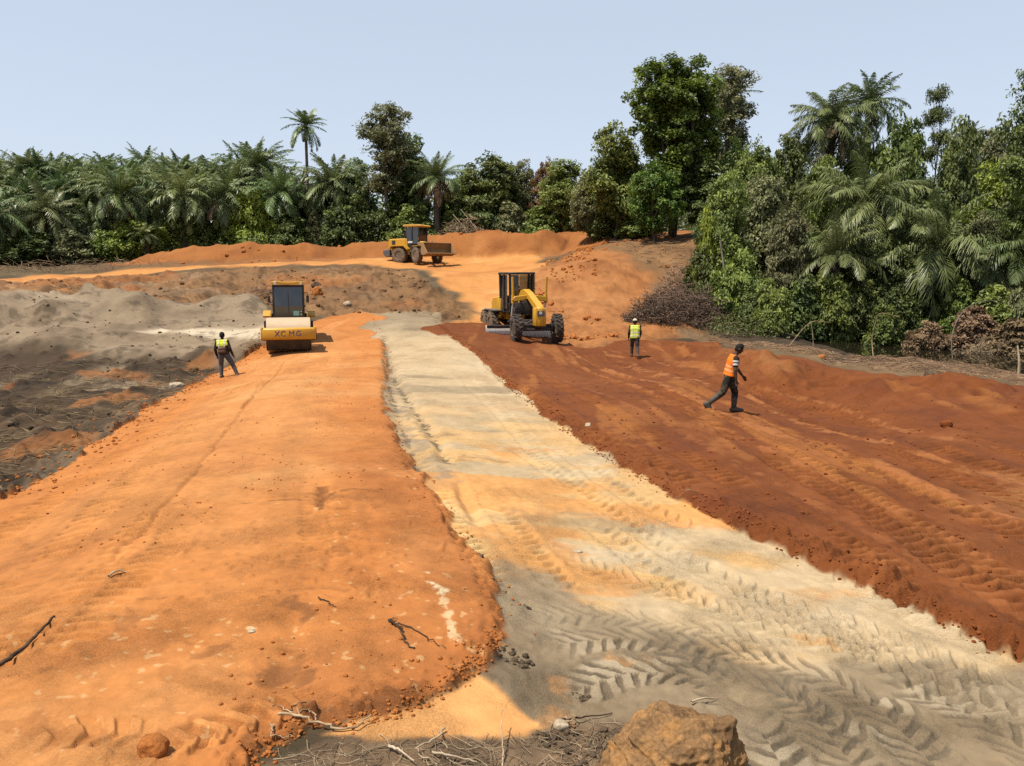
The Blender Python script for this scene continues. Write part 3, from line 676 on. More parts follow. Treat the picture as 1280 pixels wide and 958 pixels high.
def frond(bag, rng, az, elev, droop, L, leafL, npair, tint, w=.07, hang=.35, ruffle=.5, twist=0.0, base_r=.05, origin=(0, 0, 0), start=.1):
    m = 14
    tt = np.linspace(0, 1, m); ang = elev - droop * tt ** 1.25
    seg = L / (m - 1)
    r = np.concatenate([[0], np.cumsum(np.cos((ang[:-1] + ang[1:]) / 2))]) * seg
    z = np.concatenate([[0], np.cumsum(np.sin((ang[:-1] + ang[1:]) / 2))]) * seg
    az2 = az + twist * tt ** 2
    P = np.stack([r * np.cos(az2), r * np.sin(az2), z], -1) + np.asarray(origin)
    tubes(bag, [(P, base_r, base_r * .2)], 3, tint * .8 + .25)
    u = np.repeat(np.linspace(start, .995, npair), 2); sgn = np.tile([1.0, -1.0], npair)
    u = u + rng.uniform(-.006, .006, len(u)); u = np.clip(u, 0, 1)
    q = np.stack([np.interp(u, tt, P[:, k]) for k in range(3)], -1)
    T = np.gradient(P, axis=0); T = unit(np.stack([np.interp(u, tt, T[:, k]) for k in range(3)], -1))
    side = unit(np.cross(T, np.array([0, 0, 1.0]) + 1e-4)); up = np.cross(side, T)
    ll = leafL * (np.sin(PI * np.clip((u * .86 + .14), 0, 1)) ** .7) * rng.uniform(.82, 1.12, len(u)) + .08
    fw = .35 + .75 * u
    d = side * sgn[:, None] + T * fw[:, None] + up * (rng.normal(.12, ruffle, len(u)))[:, None]
    d = unit(d)
    mid = q + d * (ll * .5)[:, None]; mid[:, 2] -= hang * ll * .13
    tip = q + d * (ll * .92)[:, None]; tip[:, 2] -= hang * ll * .62
    wd = unit(np.cross(d, up + side * 0.3 * sgn[:, None]))
    hw = (w * .5 * rng.uniform(.8, 1.2, len(u)))[:, None]
    v = np.stack([q - wd * hw * .6, q + wd * hw * .6, mid + wd * hw, mid - wd * hw, tip + wd * hw * .18, tip - wd * hw * .18], 1).reshape(-1, 3)
    k = np.arange(len(u))[:, None] * 6
    f = np.concatenate([k + np.array([[0, 1, 2, 3]]), k + np.array([[3, 2, 4, 5]])])
    t = np.clip(tint + rng.normal(0, .12, len(u)), 0, 1)
    bag.add(v, f, np.repeat(t, 6))

def palm_crown(seed, nf=38, L=4.6, leafL=.85, npair=46, lo=-25, hi=82, droop=(30, 75), w=.10, hang=.45, ruffle=.28):
    rng = np.random.default_rng(seed); bag = Bag()
    for i in range(nf):
        a = (i + .5) / nf                                          # 0 youngest .. 1 oldest
        el = R(hi + (lo - hi) * a ** .85 + rng.normal(0, 6)); dr = R(droop[0] + (droop[1] - droop[0]) * min(1, a * 1.25) + rng.normal(0, 8))
        frond(bag, rng, i * 2.39996 + rng.normal(0, .12), el, dr, L * rng.uniform(.85, 1.1) * (.72 + .28 * min(1, a * 3 + .1)), leafL, npair, .32 + .45 * (1 - abs(a - .35)) * rng.uniform(.5, 1.1) - .1, w, hang, ruffle, rng.normal(0, .25))
    return bag.mesh('palm_crown')
def dead_skirt(seed, nf=12, L=3.4, leafL=.6, npair=30):
    rng = np.random.default_rng(seed); bag = Bag()
    for i in range(nf):
        frond(bag, rng, i * 2 * PI / nf + rng.normal(0, .25), R(rng.uniform(-42, -5)), R(rng.uniform(45, 75)), L * rng.uniform(.7, 1.1), leafL, npair, rng.uniform(.2, .8), .06, .9, .35, 0, .045, (0, 0, -.25))
    return bag.mesh('dead_fronds')
def palm_trunk(seed, r=.3, rough=.09):
    """a trunk one metre tall, scaled along its axis on each palm"""
    rng = np.random.default_rng(seed); m, s = 40, 12
    zz = np.linspace(-.12, 1.0, m); a = np.arange(s) * 2 * PI / s
    rad_ = r * (1 + .28 * np.exp(-(zz + .1) / .1))[:, None] + rough * rng.uniform(-.5, 1, (m, s)) * (np.arange(m) % 2)[:, None]
    v = np.stack([rad_ * np.cos(a), rad_ * np.sin(a), np.broadcast_to(zz[:, None], (m, s))], -1).reshape(-1, 3)
    i = np.arange(m - 1)[:, None] * s; j = np.arange(s)[None]
    f = np.stack([i + j, i + (j + 1) % s, i + s + (j + 1) % s, i + s + j], -1).reshape(-1, 4)
    return np_mesh('palm_trunk', v, f, True)

def leaf_quads(bag, rng, c, nrm, size, tint, aspect=.5):
    n_ = len(c)
    ax = unit(rng.normal(0, 1, (n_, 3))); ax = unit(ax - nrm * (ax * nrm).sum(-1, keepdims=True))
    sd = np.cross(nrm, ax); s = size * rng.uniform(.65, 1.25, (n_, 1))
    tip = c + ax * s * .5 - nrm * s * .12; bs = c - ax * s * .5 - nrm * s * .06
    v = np.stack([bs, c + sd * s * aspect * .5, tip, c - sd * s * aspect * .5], 1).reshape(-1, 3)
    bag.add(v, np.arange(n_ * 4).reshape(-1, 4), np.repeat(tint, 4))

def crown_mesh(seed, lobes, clumps, per, leaf, clump_r, aspect=.5, fill=.8, flat=.5, updir=.8, mix=.2):
    """foliage: clumps of leaves over the outside and through the volume of several lobes"""
    rng = np.random.default_rng(seed); bag = Bag()
    lob = np.array(lobes, float); vol = (lob[:, 3] * lob[:, 4] * lob[:, 5]) ** (2 / 3.0); pick = rng.choice(len(lob), clumps, p=vol / vol.sum())
    d = unit(rng.normal(0, 1, (clumps, 3))); rr_ = fill + (1 - fill) * rng.uniform(0, 1, clumps)
    rr_ = np.where(rng.uniform(0, 1, clumps) < mix, rng.uniform(.2, .8, clumps), rr_)
    rr_ *= 1 + .10 * np.clip(rng.normal(0, 1, clumps), -1.5, 1.5)
    cc = lob[pick, :3] + d * lob[pick, 3:6] * rr_[:, None]
    out = unit(d * np.array([1, 1, .8]) + np.array([0, 0, .25]))
    ctint = np.clip(rng.normal(.45, .22, clumps), 0, 1)
    csz = clump_r * rng.uniform(.55, 1.35, clumps)
    idx = np.repeat(np.arange(clumps), per)
    off = unit(rng.normal(0, 1, (len(idx), 3))) * (rng.uniform(0, 1, (len(idx), 1)) ** .45) * np.array([1, 1, flat])
    c = cc[idx] + off * csz[idx][:, None]
    nrm = unit(out[idx] * .5 + np.array([0, 0, updir]) + rng.normal(0, .5, (len(idx), 3)))
    t = np.clip(ctint[idx] + rng.normal(0, .17, len(idx)) + .12 * off[:, 2], 0, 1)
    leaf_quads(bag, rng, c, nrm, leaf, t, aspect)
    return bag.mesh('foliage'), cc
def limb_lines(seed, cc, top, r0, lobes, nsub=50, split=.45, bend=.5, start=0.0):
    rng = np.random.default_rng(seed); L = []
    trunk_top = np.array([0, 0, top * split]); q = [np.array([0, 0, -.4]), np.array([0, 0, .1]), np.array([bend * .3, -bend * .2, top * split * .5]), np.array([bend, bend * .3, top * split])]
    L.append((smooth_line3(q, 5), r0, r0 * .68))
    tt = np.array(q[-1])
    for lb in lobes:
        c = np.array(lb[:3]); mid = (tt + c) * .5 + rng.normal(0, .35, 3) + np.array([0, 0, .3])
        L.append((smooth_line3([tt - [0, 0, .3], mid, c, c + np.array([0, 0, lb[5] * .6])], 5), r0 * .5, r0 * .10))
        near = cc[np.linalg.norm((cc - c) / np.array(lb[3:6]), axis=1) < 1.3]
        for k in rng.permutation(len(near))[:max(2, nsub // len(lobes))]:
            s0 = mid + (c - mid) * rng.uniform(.0, 1)
            L.append((smooth_line3([s0, (s0 + near[k]) * .5 + rng.normal(0, .2, 3), near[k]], 4), r0 * .17, r0 * .03))
    return L
def smooth_line3(p, n=5):
    p = np.asarray(p, float); q = np.vstack([2 * p[0] - p[1], p, 2 * p[-1] - p[-2]]); out = []
    for i in range(1, len(q) - 2):
        for t in np.linspace(0, 1, n, endpoint=False):
            a, b, c, d = q[i - 1:i + 3]
            out.append(.5 * (2 * b + (c - a) * t + (2 * a - 5 * b + 4 * c - d) * t * t + (3 * b - a - 3 * c + d) * t ** 3))
    out.append(p[-1]); return np.array(out)
def trunk_mesh(lines, sides=7):
    bag = Bag(); tubes(bag, lines, sides, .5); return bag.mesh('trunk', True)

def empty(name, loc, rz=0.0):
    o = bpy.data.objects.new(name, None); COL.objects.link(o); o.location = loc; o.rotation_euler = (0, 0, rz); o.empty_display_size = .3
    return o
def part(name, me, parent, mat=None, loc=None):
    if mat is not None: 
        me2 = me
        o = bpy.data.objects.new(name, me2); COL.objects.link(o)
        if not me.materials: me.materials.append(mat)
        elif me.materials[0] != mat:
            o.material_slots[0].link = 'OBJECT'; o.material_slots[0].material = mat
    else:
        o = bpy.data.objects.new(name, me); COL.objects.link(o)
    o.parent = parent
    if loc is not None: o.location = loc
    return o

# ------------------------------------------------------------------ palms
CROWN = [palm_crown(100 + i, 32 + 2 * i, 4.4, .62, 46, -32, 78, (38, 86), .085, .7, .34) for i in range(5)]
CROWN_NEAR = [palm_crown(120, 40, 4.2, .74, 74, -35, 74, (45, 92), .055, .9, .36), palm_crown(121, 30, 4.3, .72, 70, -12, 82, (32, 82), .055, .8, .36), palm_crown(122, 36, 4.3, .76, 74, -25, 76, (52, 100), .055, .95, .36)]
CROWN_COCO = [palm_crown(130, 26, 3.3, .62, 46, -38, 72, (25, 60), .07, .25, .2), palm_crown(131, 22, 3.6, .7, 44, -30, 65, (30, 60), .07, .4, .25)]
SKIRT = [dead_skirt(140 + i, 10 + 3 * i) for i in range(3)]
TRUNK_OIL = [palm_trunk(150), palm_trunk(151, .34, .12)]
TRUNK_THIN = [palm_trunk(152, .15, .015)]
def back(px, d):
    """everything left of the biggest tree stands behind the berm"""
    return d + 8 if px < 735 and d < 95 else d
def palm(px, cy, d, kind, label, crown, trunk, mat='palm', scale=1.0, skirt=None, group=None, bark='palm', name='oil_palm', lean=0.0, seed=0):
    """a palm whose crown heart stands at the height the photograph shows for this distance"""
    d = back(px, d)
    p = at_d(px, cy, d); gz = ground(p[0], p[1])
    h = max(.5, p[2] - gz)
    o = empty(name, (p[0], p[1], gz - .05), (px * 1.7 + seed) % 6.28)
    tag(o, label, kind, group)
    t = part('trunk', trunk, o, BARK[bark]); t.scale = (1, 1, h)
    c = part('crown', crown, o, LEAF[mat], (0, 0, h)); c.scale = (scale,) * 3
    c.rotation_euler = (.14 * math.sin(px * 3.1 + seed), .14 * math.cos(px * 1.7 + seed * 2), 0)
    if skirt is not None:
        s = part('dead_fronds', skirt, o, LEAF['dead'], (0, 0, h)); s.scale = (scale,) * 3
    return o
GP = 'oil palms of the plantation behind the berm'
front = [(-14,250,70,1.12,'half in frame at the left edge'), (58,250,73,1.0,'low spreading crown, second from the left edge in the front row'), (118,262,76,.8,'small crown, low between two bigger palms'), (152,226,74,1.05,'tall upright centre fronds in the middle of the front row'), (228,228,75,1.0,'right of the one with tall upright fronds'), (282,226,77,1.0,'dark crown above the long right part of the bushes'), (352,226,78,1.0,'arching crown just left of the tall thin palm trunk'), (414,212,79,1.08,'big crown just right of the tall thin palm trunk'), (326,190,84,.95,'crown rising highest left of the tall thin palm')]
for i, (px, cy, d, s, w) in enumerate(front):
    palm(px, cy + 16, d, 'palm', 'front oil palm, ' + w, CROWN[i % 5], TRUNK_OIL[i % 2], ('palm_pale' if i % 3 == 1 else 'palm'), s * 1.08, SKIRT[i % 3] if i % 3 != 1 else None, GP)
rg = np.random.default_rng(5)
k = 0
for row, (d, cy, st, s) in enumerate([(83, 216, 42, 1.0), (90, 207, 34, 1.0), (97, 202, 30, 1.05), (104, 200, 30, 1.1)]):
    for px in np.arange(-90 + 13 * row, 450 if row < 2 else 330, st):
        X = px + rg.uniform(-9, 9)
        palm(X, cy + 22 + rg.uniform(-12, 8) + (8 if X > 330 else 0), d + rg.uniform(-2, 2), 'palm', 'oil palm in the back rows of the plantation, its crown merging with its neighbours', CROWN[(k * 3 + row) % 5], TRUNK_OIL[k % 2], ('palm', 'palm', 'palm_pale')[k % 3], s * 1.0 * rg.uniform(.75, 1.15), SKIRT[k % 3] if k % 3 == 0 else None, 'oil palms in the back rows', seed=k)
        k += 1
palm(382, 156, 80, 'palm', 'tall thin palm with a small round crown high above the plantation', CROWN_COCO[0], TRUNK_THIN[0], 'palm', .86, None, None, 'tall', 'tall_palm')
palm(546, 222, 76, 'palm', 'ragged palm with brown dead fronds and a vine on its top', CROWN_NEAR[1], TRUNK_OIL[1], 'palm', .85, SKIRT[2], None, 'palm', 'oil_palm')
palm(914, 117, 80, 'palm', 'coconut palm crown showing behind the top right of the big tree', CROWN_COCO[1], TRUNK_THIN[0], 'palm_pale', .85, None, None, 'tall', 'coconut_palm')
palm(1040, 150, 66, 'palm', 'tall palm with pale drooping lower fronds, left of the pair on the right skyline', CROWN_NEAR[0], TRUNK_OIL[0], 'palm_pale', .98, SKIRT[0], 'pair of tall palms on the right skyline')
palm(1087, 128, 72, 'palm', 'darker tall palm, right of the pair on the right skyline', CROWN[1], TRUNK_OIL[0], 'palm', .86, None, 'pair of tall palms on the right skyline')
palm(1208, 172, 74, 'palm', 'small palm top peeping over the dark trees on the right', CROWN[2], TRUNK_OIL[0], 'palm_pale', .5)
palm(1082, 252, 53, 'palm', 'large palm with wide crown and a skirt of brown dead fronds in the right thicket', CROWN_NEAR[0], TRUNK_OIL[1], 'palm_pale', 1.15, SKIRT[1])
palm(1172, 312, 50, 'palm', 'low wide palm with long arching fronds over the swamp on the right', CROWN_NEAR[2], TRUNK_OIL[1], 'palm_pale', 1.2, None)
palm(1278, 318, 47, 'palm', 'low palm cut by the right edge of the frame', CROWN_NEAR[1], TRUNK_OIL[0], 'palm', 1.0, None)
palm(1045, 318, 50, 'palm', 'young palm under the large palm with the dead skirt', CROWN_NEAR[1], TRUNK_OIL[0], 'palm_pale', .8, None)
palm(1000, 318, 53, 'palm', 'small ragged palm with brown lower fronds behind the drooping bush', CROWN_NEAR[2], TRUNK_OIL[0], 'palm', .62, SKIRT[0])
palm(182, 292, 72, 'palm', 'small young palm in the bushes at the foot of the plantation', CROWN[3], TRUNK_OIL[0], 'palm_pale', .45)

# ------------------------------------------------------------------ broadleaf trees
def tree_proto(seed, lobes, clumps, per, leaf, cr, r0, top, nsub=50, split=.45, bend=.4, **kw):
    fol, cc = crown_mesh(seed, lobes, clumps, per, leaf, cr, **kw)
    tr = trunk_mesh(limb_lines(seed + 1, cc, top, r0, lobes, nsub, split, bend))
    top_z = max(l_[2] + l_[5] for l_ in lobes); wid = max(abs(l_[0]) + l_[3] for l_ in lobes)
    return fol, tr, top_z, wid
def tree(px, d, top_y, half_w, proto, mat, bark, label, cat='tree', name='broadleaf_tree', rot=0.0, group=None, base_py=None):
    fol, tr, tz, wid = proto
    d = back(px, d)
    p = at_d(px, 300, d); gz = ground(p[0], p[1]) - .1
    ztop = at_d(px, top_y, d)[2]; sz = max(.3, (ztop - gz) / tz); sx = half_w * d / FPX / wid
    o = empty(name, (p[0], p[1], gz), rot); tag(o, label, cat, group)
    for nm, me, mt in (('trunk', tr, BARK[bark]), ('crown', fol, LEAF[mat])):
        q = part(nm, me, o, mt); q.scale = (sx, sx, sz)
    return o
_bl = [(-2.3,.2,12.6,1.5,1.4,1.3),(-.4,.2,13.2,1.3,1.3,1.1),(1.2,-.2,13.5,1.6,1.4,1.3),(2.5,-.1,12.2,1.3,1.3,1.2),(-2.9,-.2,10.8,1.2,1.3,1.3),(-1.0,-.9,11.4,1.5,1.3,1.4),(.8,-1.2,10.9,1.6,1.3,1.4),(2.4,-.4,10.2,1.4,1.3,1.4),(-2.2,.1,9.2,1.4,1.4,1.3),(.0,-1.3,8.9,1.5,1.2,1.3),(2.2,-.6,8.2,1.5,1.3,1.3),(-1.5,-.8,7.4,1.4,1.3,1.2),(.9,-1.3,6.9,1.6,1.3,1.3),(2.6,0,6.2,1.2,1.2,1.2),(-.8,-1.0,5.5,1.5,1.3,1.2),(1.5,-.9,4.6,1.5,1.3,1.2),(.2,.8,7,2,1.6,2.6),(.2,.8,11,2.1,1.5,2.0),(.4,-.4,3.2,1.5,1.3,1.1)]
P_BIG = tree_proto(200, _bl, 470, 100, .34, .62, .45, 14.3, 76, .3, fill=.86, mix=.12, flat=.8, updir=.65)
P_SPARSE = tree_proto(210, [(-.3,0,10.9,1.7,1.7,1.0),(1.3,.4,10.0,1.5,1.5,.9),(-1.7,.2,9.4,1.5,1.5,.9),(.2,-.5,9.0,1.6,1.6,.8),(1.9,-.2,8.2,1.2,1.2,.7),(-2.0,-.2,7.6,1.3,1.2,.8),(.4,-.4,7.2,1.5,1.4,.8),(-.9,.2,5.9,1.3,1.2,.8),(1.3,.2,5.6,1.2,1.2,.8)], 230, 50, .28, .66, .2, 11, 90, .62, .25, fill=.5)
P_OPEN = tree_proto(220, [(0,0,9.6,1.3,1.3,.5),(.9,.4,8.6,1.3,1.3,.4),(-1.0,-.2,8.2,1.4,1.3,.45),(.5,-.4,7.2,1.6,1.4,.4),(-.4,.3,6.3,1.2,1.2,.4)], 130, 55, .2, .6, .12, 9.5, 60, .6, fill=.4)
P_ROUND = [tree_proto(230 + 3 * i, l_, 300, 72, .32, .72, .25, 6, 40, .3) for i, l_ in enumerate([
    [(0,0,5.2,2.3,2.2,1.7),(-1.7,.3,3.6,1.8,1.8,1.6),(1.8,-.3,3.9,1.7,1.8,1.7),(.2,-1,2.4,2.2,1.8,1.5)],
    [(-.8,0,5.4,1.7,1.8,1.5),(1.3,.2,4.5,1.8,1.7,1.6),(-1.9,.2,3.3,1.5,1.6,1.5),(.4,-.9,2.6,2.3,1.9,1.6),(2.2,0,2.2,1.4,1.4,1.3)],
    [(0,0,6.2,1.4,1.4,1.2),(.8,0,4.6,1.8,1.7,1.4),(-1.2,.2,4.2,1.6,1.6,1.5),(0,-.7,2.4,2.2,1.9,1.6)]])]
P_BUSH = [tree_proto(250 + 3 * i, l_, 210, 66, .27, .5, .06, 2, 26, .15) for i, l_ in enumerate([
    [(0,0,1.6,1.2,1.2,.9),(-1.0,.2,1.0,1.0,1.0,.8),(1.0,-.2,1.1,1.1,1.0,.85),(0,-.6,.6,1.3,1.0,.6)],
    [(-.5,0,1.9,.9,.9,.8),(.7,.1,1.4,1.0,1.0,.8),(-1.1,.1,.9,.9,.9,.7),(.2,-.5,.7,1.4,1.0,.7),(1.4,0,.7,.8,.8,.6)],
    [(0,0,2.2,.7,.7,.8),(.4,0,1.4,1.0,1.0,.8),(-.6,.2,1.1,1.0,1.0,.8),(.1,-.5,.6,1.2,1.0,.6)]])]
tree(840, 67, 68, 60, P_BIG, 'lush', 'brown', 'biggest tree, tall lush bright green crown in the centre right of the skyline', rot=.3)
tree(906, 75, 84, 50, P_SPARSE, 'grey', 'grey', 'tall thin-leaved greyish tree close behind the right side of the biggest tree', rot=1.2)
tree(484, 78, 131, 50, P_SPARSE, 'grey', 'grey', 'tall slender tree with pale trunk and thin grey-green crown left of the ragged palm', rot=2.1)
tree(512, 82, 170, 32, P_ROUND[2], 'dark', 'brown', 'dark tree squeezed between the pale-trunked tree and the ragged palm')
tree(770, 70, 160, 48, P_ROUND[1], 'mid', 'brown', 'broad mid-green tree leaning on the left side of the biggest tree', rot=.8)
tree(818, 64.5, 205, 34, P_ROUND[0], 'lush', 'brown', 'low bright tree in front of the left foot of the biggest tree', rot=2.8)
tree(880, 66, 200, 34, P_ROUND[2], 'dark', 'brown', 'dark lower tree in the shade at the right foot of the biggest tree', rot=.5)
tree(704, 73, 202, 36, P_ROUND[2], 'mid', 'brown', 'small green tree on the red bank left of the broad mid-green tree', rot=2.0)
tree(684, 79, 203, 24, P_ROUND[0], 'rust', 'brown', 'rusty brown tree top behind the small green tree on the red bank')
tree(742, 72, 215, 30, P_ROUND[0], 'grey', 'brown', 'greyish low tree between the small green tree and the broad mid-green tree', rot=4.0)
tree(612, 78, 196, 46, P_ROUND[0], 'dark', 'brown', 'dark rounded tree right of the ragged palm', rot=1.0)
tree(648, 81, 204, 30, P_ROUND[1], 'grey', 'brown', 'grey-topped tree on the right shoulder of the dark rounded tree', rot=2.2)
tree(575, 84, 215, 30, P_ROUND[1], 'mid', 'brown', 'low tree in the gap between the ragged palm and the dark rounded tree', rot=3.2)
tree(443, 84, 200, 34, P_ROUND[1], 'dark', 'brown', 'dark tree between the big palm and the pale-trunked tree', rot=4.2)
tree(1162, 76, 106, 24, P_OPEN, 'dark', 'brown', 'small open tree with layered branches standing alone on the right skyline', rot=.4)
tree(985, 66, 172, 36, P_ROUND[2], 'dark', 'brown', 'dark tree left of the pair of tall palms', rot=.9)
tree(945, 64, 182, 34, P_ROUND[0], 'mid', 'brown', 'green tree between the biggest tree and the dark tree left of the tall palms', rot=2.9)
tree(1062, 69, 168, 40, P_ROUND[2], 'mid', 'brown', 'leafy tree hiding the trunks of the pair of tall palms', rot=3.3)
tree(1015, 63, 196, 40, P_ROUND[0], 'dark', 'brown', 'dark tree left below the pair of tall palms', rot=1.3)
tree(1118, 64, 148, 44, P_ROUND[0], 'mid', 'brown', 'feathery pale green tree right under the darker tall palm', rot=1.9)
tree(1192, 62, 152, 44, P_ROUND[1], 'dark', 'brown', 'large dark tree right of the feathery pale tree', rot=3.9)
tree(1240, 66, 160, 40, P_ROUND[0], 'grey', 'brown', 'greyish tree behind the yellow-green tree near the right edge', rot=5.0)
tree(1246, 52, 204, 46, P_ROUND[2], 'lime', 'brown', 'yellow-green bushy tree near the right edge of the frame', rot=2.5)
tree(925, 68, 176, 34, P_ROUND[1], 'mid', 'brown', 'leafy tree filling the gap right of the greyish tree behind the biggest tree', rot=5.6)
tree(1286, 47, 84, 50, P_SPARSE, 'mid', 'brown', 'tall dark tree cut by the right edge, one bough reaching into the sky', rot=.2)
tree(1030, 58, 205, 42, P_ROUND[1], 'mid', 'brown', 'leafy tree left behind the large palm with the dead skirt', rot=.7)
tree(1150, 56, 222, 44, P_ROUND[0], 'dark', 'brown', 'dark leafy tree right behind the large palm with the dead skirt', rot=3.0)
tree(905, 50, 222, 42, P_ROUND[1], 'mid', 'grey', 'front tree with thin pale trunk at the left end of the right thicket', rot=1.4)
tree(955, 53, 225, 40, P_ROUND[2], 'grey', 'brown', 'greyish bushy tree behind the front tree with the thin pale trunk', rot=2.4)
tree(985, 50, 262, 36, P_ROUND[0], 'grey', 'brown', 'olive bushy tree left of the young palm in the right thicket', rot=1.1)
tree(1110, 50, 285, 40, P_ROUND[1], 'dark', 'brown', 'dark bushy tree behind the low wide palm over the swamp', rot=5.2)
tree(1240, 49, 262, 44, P_ROUND[0], 'grey', 'brown', 'olive tree behind the low palm at the right edge', rot=4.4)

# ------------------------------------------------------------------ bushes along the edge of the clearing
def bush(px, d, top_y, half_w, i, mat, label, rot=0.0, cat='bush'):
    return tree(px, d, top_y, half_w, P_BUSH[i % 3], mat, 'brown', label, cat, 'bush', rot)
for a in [
 (318,77,240,36,0,'lime','bright green bush under the palms left of the tall thin trunk',.3),
 (285,78,258,30,1,'mid','green bush left beside the bright green bush under the palms',1.3),
 (360,77,262,30,2,'dark','dark bush at the foot of the tall thin palm',2.3),
 (235,76,262,34,0,'mid','bush above the left third of the berm, below two palms',3.3),
 (200,74,275,26,1,'lime','yellowish bush near the left end of the berm',4.1),
 (166,73,268,30,2,'lime','leafy light green bush beside the young palm at the berm end',1.9),
 (135,73,290,30,0,'mid','bush left of the light green bush at the berm end',2.6),
 (95,72,288,34,1,'grey','greyish undergrowth bush below the second palm from the left',.9),
 (40,71,284,36,2,'dark','dark bush below the leftmost palms',5.1),
 (0,70,290,34,0,'mid','bush at the left edge of the frame under the edge palm',.2),
 (438,77,248,40,0,'dark','broad dark bush behind the berm below the big palm',4.4),
 (395,78,268,24,1,'grey','dry greyish bush right of the tall thin trunk foot',1.7),
 (480,77,255,34,1,'dark','dark bush at the foot of the pale-trunked tree',2.9),
 (518,76,250,30,2,'mid','bush right of the pale trunk behind the loader',.7),
 (598,76,250,40,0,'dark','dark bush behind the berm right of the loader',3.7),
 (640,76,254,32,1,'grey','thin greyish bush behind the right part of the berm',1.1),
 (680,75,252,30,2,'mid','green bush below the rusty tree',5.5),
 (720,73,256,28,0,'mid','small light green bush on the red bank',2.2),
 (765,71,258,30,1,'dark','dark bush at the foot of the broad mid-green tree',3.0),
 (800,69,262,30,2,'mid','bush in the shade left of the biggest trunk',4.9),
 (888,60,268,30,0,'dark','dark bush behind the brush heap',1.5),
 (888,49,262,22,1,'lime','bright yellow-green bush on the left end of the right thicket',.6),
 (880,49,300,26,2,'dark','bush hanging over the brush heap on its right side',2.0),
 (925,47,318,34,0,'mid','green bush right of the thin pale trunk',3.4),
 (968,44.5,350,30,1,'mid','drooping bright bush at the near bank of the swamp',5.0),
 (1005,48.5,338,32,2,'dark','dark bush behind the drooping bright bush',.4),
 (1042,48.5,346,36,0,'mid','bush over the water below the young palm',1.6),
 (1078,48.5,352,32,1,'dark','dark bush over the water, centre of the swamp edge',2.8),
 (1112,45,376,24,2,'mid','light-leaved bush standing in the swamp beside the bent branch',4.0),
 (1150,49,358,34,0,'dark','dark bush in the hollow below the low wide palm',5.3),
 (1205,48,348,38,1,'mid','leafy bush right of the hollow below the low wide palm',.9),
 (1250,45,350,36,2,'mid','green bush above the dead brown bush at the right',1.9),
 (1290,44,345,36,0,'grey','greyish bush at the right edge above the swamp',3.1),
 (1225,43.5,384,44,1,'dry','dead brown bush fallen over the swamp on the right',4.2),
 (1280,40,395,34,2,'dry','dead brown bush at the right edge over the water',5.4),
 (1168,42.5,404,26,0,'dry','small reddish dead bush in the middle of the swamp edge',2.5),
 (945,45.5,368,26,0,'dark','low dark bush between the straw heap and the drooping bright bush',1.2),
 (25,74,306,34,1,'dry','dry brown bush at the foot of the leftmost palms',.8),
 (110,75,304,34,2,'dry','dry brown bush left of the end of the berm',3.8),
 (60,76,298,34,0,'dark','dark low bush between the two dry brown bushes at the left',2.0),
 (1060,60,262,34,0,'dark','dark bush behind the young palm of the right thicket',2.5),
 (1310,56,230,50,1,'dark','dark bush mass at the far right behind the edge palm',2.5),
]:
    bush(*a)

# ground cover and the far wood closing the gaps between the trunks
def scatter_leaves(name, pts, rad_, per, leaf, mat, seed, label=None, kind='stuff', zs=.5):
    rng = np.random.default_rng(seed); bag = Bag(); idx = np.repeat(np.arange(len(pts)), per)
    c = pts[idx] + rng.normal(0, .5, (len(idx), 3)) * np.array([1, 1, zs]) * rad_[idx][:, None]
    ct = rng.uniform(.1, .8, len(pts))
    nrm = unit(rng.normal(0, .6, (len(idx), 3)) + np.array([0, -.2, .8]))
    leaf_quads(bag, rng, c, nrm, leaf, np.clip(ct[idx] + rng.normal(0, .15, len(idx)), 0, 1), .45)
    return tag(link(name, bag.mesh(name), mat=LEAF[mat]), label, 'undergrowth' if label else None, None, kind)
def edge_points(px0, px1, d0, d1, n, h, seed, f=None):
    rng = np.random.default_rng(seed); P = []
    for i in range(n):
        px, d = rng.uniform(px0, px1), rng.uniform(d0, d1)
        if f is not None: d += f(px)
        q = at_d(px, 300, d); P.append((q[0], q[1], ground(q[0], q[1]) + rng.uniform(0, h)))
    return np.array(P)
bpy_u = edge_points(-120, 560, 81, 90, 560, 1.6, 301)
scatter_leaves('undergrowth', bpy_u, np.full(len(bpy_u), 1.1), 26, .3, 'dark', 302, 'low green undergrowth at the foot of the plantation')
bpy_u = edge_points(-160, 735, 92, 99, 800, 5.0, 311)
scatter_leaves('undergrowth', bpy_u, np.full(len(bpy_u), 1.5), 26, .45, 'dark', 312, 'dark growth between the palm trunks of the plantation', zs=.7)
bpy_u = edge_points(735, 890, 76, 86, 260, 3.0, 315)
scatter_leaves('undergrowth', bpy_u, np.full(len(bpy_u), 1.3), 26, .35, 'dark', 316, 'dark growth behind the trunk of the biggest tree', zs=.7)
bpy_u = edge_points(560, 735, 81, 88, 230, 1.8, 303)
scatter_leaves('undergrowth', bpy_u, np.full(len(bpy_u), 1.1), 26, .3, 'dark', 304, 'low dark undergrowth under the central trees')
bpy_u = edge_points(900, 1420, 48.5, 60, 900, 2.6, 305)
scatter_leaves('undergrowth', bpy_u, np.full(len(bpy_u), 1.0), 30, .24, 'dark', 306, 'dense dark undergrowth of the right thicket')
bpy_u = edge_points(-250, 1500, 100, 125, 1500, 8.0, 307)
scatter_leaves('far_wood', bpy_u, np.full(len(bpy_u), 2.4), 26, .75, 'dark', 308, 'far dark wood seen between the trunks', zs=.7)
bpy_u = edge_points(900, 1500, 56, 80, 1100, 6.5, 309)
scatter_leaves('thicket_growth', bpy_u, np.full(len(bpy_u), 1.6), 30, .35, 'dark', 310, 'tangled growth filling the right thicket between its trees', zs=.7)

